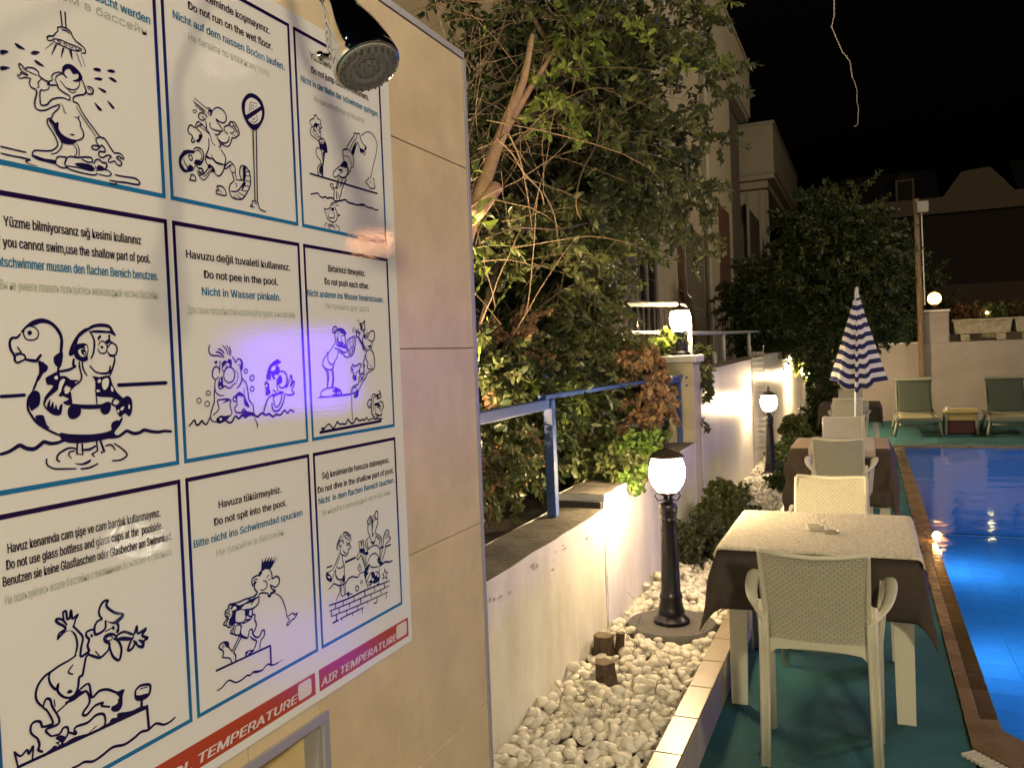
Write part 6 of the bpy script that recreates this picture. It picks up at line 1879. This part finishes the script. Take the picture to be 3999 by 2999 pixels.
# ------------------------------------------------------------------ houses
M_hbeige = mat('house_render', (.52, .44, .31), .85, var=.15, vscale=.8); M_hred = mat('house_red', (.13, .06, .04), .85, var=.2, vscale=1); M_hdark = mat('house_window', (.02, .018, .018), .15, spec=.6); M_hframe = mat('house_frame', (.38, .36, .30), .5)
ha = thing('near_house', 'beige house with red strips and tall windows behind the bush', 'house', (-5, 14, 1.3), world=True)
MB().box(-9, -3.06, 7.6, 21.6, 1.28, 8.3).build('body', M_hbeige, ha)
MB().box(-9, -3.0, 7.6, 25.4, 8.301, 9.75).build('parapet', M_hbeige, ha)
MB().box(-9, -2.96, 7.6, 25.44, 9.751, 9.83).build('coping', M_hbeige, ha)
MB().box(-9, -3.04, 7.6, 25.2, 8.15, 8.30).build('cornice', M_hframe, ha)
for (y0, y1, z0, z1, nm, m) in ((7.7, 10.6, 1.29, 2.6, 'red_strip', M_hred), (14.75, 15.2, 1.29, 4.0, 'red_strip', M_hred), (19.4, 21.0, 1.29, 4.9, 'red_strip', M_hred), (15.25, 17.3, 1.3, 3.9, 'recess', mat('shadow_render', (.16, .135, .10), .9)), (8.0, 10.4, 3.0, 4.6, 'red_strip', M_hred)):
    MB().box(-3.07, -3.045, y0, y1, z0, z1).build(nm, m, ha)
def win(par, y0, y1, z0, z1, x=-3.055, nb=2):
    w = MB().box(x-.03, x+.02, y0, y1, z0, z1).build('window', M_hdark, par)
    f = MB(); t_ = .07
    f.box(x-.02, x+.05, y0-t_, y0, z0-t_, z1+t_).box(x-.02, x+.05, y1, y1+t_, z0-t_, z1+t_).box(x-.02, x+.05, y0, y1, z1, z1+t_).box(x-.02, x+.05, y0, y1, z0-t_, z0)
    for k in range(1, nb): f.box(x-.02, x+.045, y0+(y1-y0)*k/nb-.03, y0+(y1-y0)*k/nb+.03, z0, z1)
    f.build('frame', M_hframe, w)
    MB().box(x+.022, x+.03, y0+.05, y0+(y1-y0)*.45, z0+.02, z1-.02).build('curtain', mat('curtain', (.12, .105, .09), .9), w)
win(ha, 11.1, 12.95, 1.35, 3.35, nb=3); win(ha, 17.6, 18.2, 1.5, 4.0, nb=1); win(ha, 11.2, 13.0, 4.6, 6.3, nb=2)
bal = MB()
rl2 = thing('terrace_railing', 'pale balcony railing with thin bars on the near house', 'railing', (-2.8, 14, 1.3), world=True)
for z in (1.35, 2.28): MB().bar((-2.9, 10.9, z), (-2.9, 13.2, z), .04, .05).build('rail', M_hframe, rl2)
for k in range(8): MB().bar((-2.9, 10.9+k*.33, 1.35), (-2.9, 10.9+k*.33, 2.28), .02, .02).build('bar', M_hframe, rl2)
rl3 = thing('far_terrace_railing', 'pale vertical bar railing left of the dark tree', 'railing', (-2.8, 19, 1.3), world=True)
MB().bar((-2.9, 17.2, 2.36), (-2.9, 24.5, 2.36), .04, .06).build('rail', M_hframe, rl3)
for k in range(20): MB().bar((-2.9, 17.2+k*.38, 1.3), (-2.9, 17.2+k*.38, 2.36), .025, .025).build('bar', M_hframe, rl3)
MB().tube([(-2.95, 17.45, 1.3), (-2.95, 17.45, 8.1)], .06, 8).build('downpipe', M_hframe, ha)
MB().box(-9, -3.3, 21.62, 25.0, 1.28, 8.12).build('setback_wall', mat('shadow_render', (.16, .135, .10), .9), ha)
hb = thing('balcony_house', 'beige house with projecting balconies seen past the tree', 'house', (-5, 36, 1.3), world=True)
MB().box(-9, -3.0, 32, 43.5, 7.78, 9.75).build('balcony', M_hbeige, hb)
MB().box(-9, -2.94, 31.94, 43.6, 9.751, 9.86).box(-9, -2.95, 31.95, 43.55, 7.95, 8.05).build('moulding', M_hframe, hb)
MB().box(-9, -3.25, 32.25, 43.3, 7.50, 7.779).build('moulding', M_hbeige, hb)
MB().box(-9, -4.3, 33.2, 43.0, 1.28, 7.499).build('body', mat('house_render_b', (.26, .21, .15), .85), hb)
MB().box(-9, -3.1, 32.05, 43.4, 3.2, 4.85).build('balcony', M_hbeige, hb)
MB().box(-9, -3.35, 32.4, 43.3, 1.28, 3.2).build('lower_storey', M_hbeige, hb)
for x in (-4.0, -3.55, -3.3): MB().box(x-.05, x+.05, 32.3, 32.4, 4.85, 7.4).build('post', M_hframe, hb)
w = MB().box(-5.6, -4.45, 33.14, 33.19, 5.0, 7.0).build('window', M_hdark, hb); MB().box(-5.7, -5.6, 33.1, 33.195, 4.95, 7.1).box(-4.45, -4.38, 33.1, 33.195, 4.95, 7.1).box(-5.05, -4.98, 33.1, 33.139, 5, 7).build('frame', M_hframe, w)
MB().add([(-3.3, 32.35, 7.45), (-4.9, 32.35, 7.45), (-4.9, 32.35, 7.1), (-4.3, 32.35, 6.9), (-4.1, 32.35, 7.0), (-3.6, 32.35, 6.3), (-3.4, 32.35, 5.2), (-3.3, 32.35, 5.1), (-3.3, 32.5, 7.45), (-3.3, 32.5, 5.1)], [(0, 1, 2, 3, 4, 5, 6, 7), (0, 7, 9, 8)]).build('bracket', M_hbeige, hb)
hc = thing('distant_gabled_house', 'barely visible far house with a stepped gable on the dark skyline', 'house', (4, 44, 1.3), world=True)
M_hf = mat('distant_render', (.22, .17, .10), .9); M_roof = mat('dark_roof', (.03, .022, .018), .9)
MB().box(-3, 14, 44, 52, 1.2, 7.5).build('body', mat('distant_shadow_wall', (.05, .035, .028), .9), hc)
MB().box(-3, 14, 43.6, 44, 7.501, 8.25).build('parapet', M_hf, hc)
MB().add([(a, 43.59, z) for a, z in ((3.2, 8.0), (4.15, 9.3), (4.5, 9.35), (5.3, 9.4), (5.75, 8.9), (6.3, 8.2), (6.8, 8.0))]+[(a, 43.9, z) for a, z in ((3.2, 8.0), (4.15, 9.3), (4.5, 9.35), (5.3, 9.4), (5.75, 8.9), (6.3, 8.2), (6.8, 8.0))], [tuple(range(7))]+[(i, i+7, (i+1) % 7+7, (i+1) % 7) for i in range(7)]).build('gable', M_hf, hc)
MB().add([(-3, 44.1, 8.25), (3.3, 44.1, 8.25), (3.3, 47, 10.2), (-1, 47, 10.2), (6.5, 44.1, 8.25), (14, 44.1, 8.25), (14, 47, 10.2), (6.5, 47, 10.2)], [(0, 1, 2, 3), (4, 5, 6, 7)]).build('roof', M_roof, hc)
dm = MB().box(1.45, 2.15, 43.9, 45, 8.26, 9.2).build('dormer', M_roof, hc)
MB().box(1.40, 1.48, 43.85, 43.9, 8.26, 9.2).box(2.12, 2.2, 43.85, 43.9, 8.26, 9.2).box(1.38, 2.22, 43.84, 43.9, 9.2, 9.28).build('frame', M_hf, dm)
MB().add([(1.3, 43.83, 9.28), (2.3, 43.83, 9.28), (1.8, 43.83, 9.65), (1.3, 45, 9.28), (2.3, 45, 9.28), (1.8, 45, 9.65)], [(0, 1, 2), (0, 2, 5, 3), (1, 4, 5, 2)]).build('dormer_roof', M_roof, dm)
dk = MB().box(.5, 16, 24, 24.4, 1.2, 3.0)
solo(dk, 'dark_boundary_wall', mat('dark_brown_render', (.035, .022, .014), .95, var=.3, vscale=1), 'tall dark wall behind the round lamp and the planters', 'wall', loc=(8, 24, 1.2))

# ------------------------------------------------------------------ lamps mirrored in the board, unseen lamps behind the camera, added fill lights
def pole_lamp(x, y, z, col, s, r, lb, grp='lamps across the pool and on the terrace'):
    t = thing('terrace_lamp', lb, 'lamp', (x, y, 0), group=grp)
    MB().tube([(0, 0, 0), (0, 0, z-r)], .03, 8).build('pole', M_black, t)
    bm = bmesh.new(); bmesh.ops.create_icosphere(bm, subdivisions=2, radius=r)
    MB().bm(bm, M=Matrix.Translation((0, 0, z))).build('globe', emis('terrace_glow_%g_%g' % (s, x), col, s), t, smooth=True); return t
structure(MB().box(3.34, 12, -6, 20, -.03, 0).build('far_pool_deck', M_ground))
structure(MB().box(-.9, 3.33, -12, 2.5, -.034, -.004).build('terrace_floor', M_ground))
t = thing('hidden_garden_light', 'garden light behind the tiled wall shining up into the bush', 'garden light', (-1.72, 2.95, .72))
MB().lathe([(.06, 0), (.055, .02), (.02, .04), (.018, .30)], 16).build('stake', M_black, t)
hd = Vector((-.05, .62, 1)).normalized(); hq = hd.to_track_quat('Z', 'Y').to_matrix().to_4x4()
MB().lathe([(.03, -.04), (.085, -.02), (.09, .10)], 20, c=(0, 0, .34), M=hq, capt=False).build('hood', M_black, t)
MB().lathe([(.001, .012), (.078, .0)], 20, c=(0, 0, .34), M=hq, capb=False, capt=False).build('lens', emis('hidden_glow', (1, .72, .40), 1050), t)
pole_lamp(4.08, 6.72, 4.66, (1, .86, .66), 12, .06, 'tall terrace lamp across the pool')
pole_lamp(3.47, 4.74, .26, (1, .92, .75), 30, .05, 'low deck lamp across the pool')
pole_lamp(3.35, 8.10, 2.94, (1, .42, .16), 30, .08, 'orange terrace lamp across the pool')
pole_lamp(1.9, -3.2, 3.1, (1, .84, .55), TL1, .20, 'terrace lamp right behind the camera')
pole_lamp(-.35, -5.5, 3.2, (1, .84, .55), TL2, .20, 'terrace lamp left behind the camera')
pole_lamp(9.0, 12.0, 10.5, (1, .84, .60), 150, .40, 'added high fill light across the pool')  # added fill for house and treetops, high enough to miss the board
pole_lamp(8.0, 1.0, 9.5, (1, .80, .52), 130, .35, 'added high fill light right of the camera')  # second added fill, no such lamp in view
vs = thing('violet_screen', 'violet lit screen across the pool mirrored in the rules board', 'screen', (4.02, 7.43, 0))
ang = math.atan2(7.85-7.02, 3.67-4.38)
vs.rotation_euler.z = ang
MB().box(-.62, .62, -.02, .02, 1.10, 1.95).build('screen', emis('violet_glow', (.11, .008, 1), VS), vs)
MB().box(-.65, .65, -.04, -.021, 1.06, 1.99).box(-.4, -.36, -.04, 0, 0, 1.15).box(.36, .4, -.04, 0, 0, 1.15).build('stand', M_black, vs)
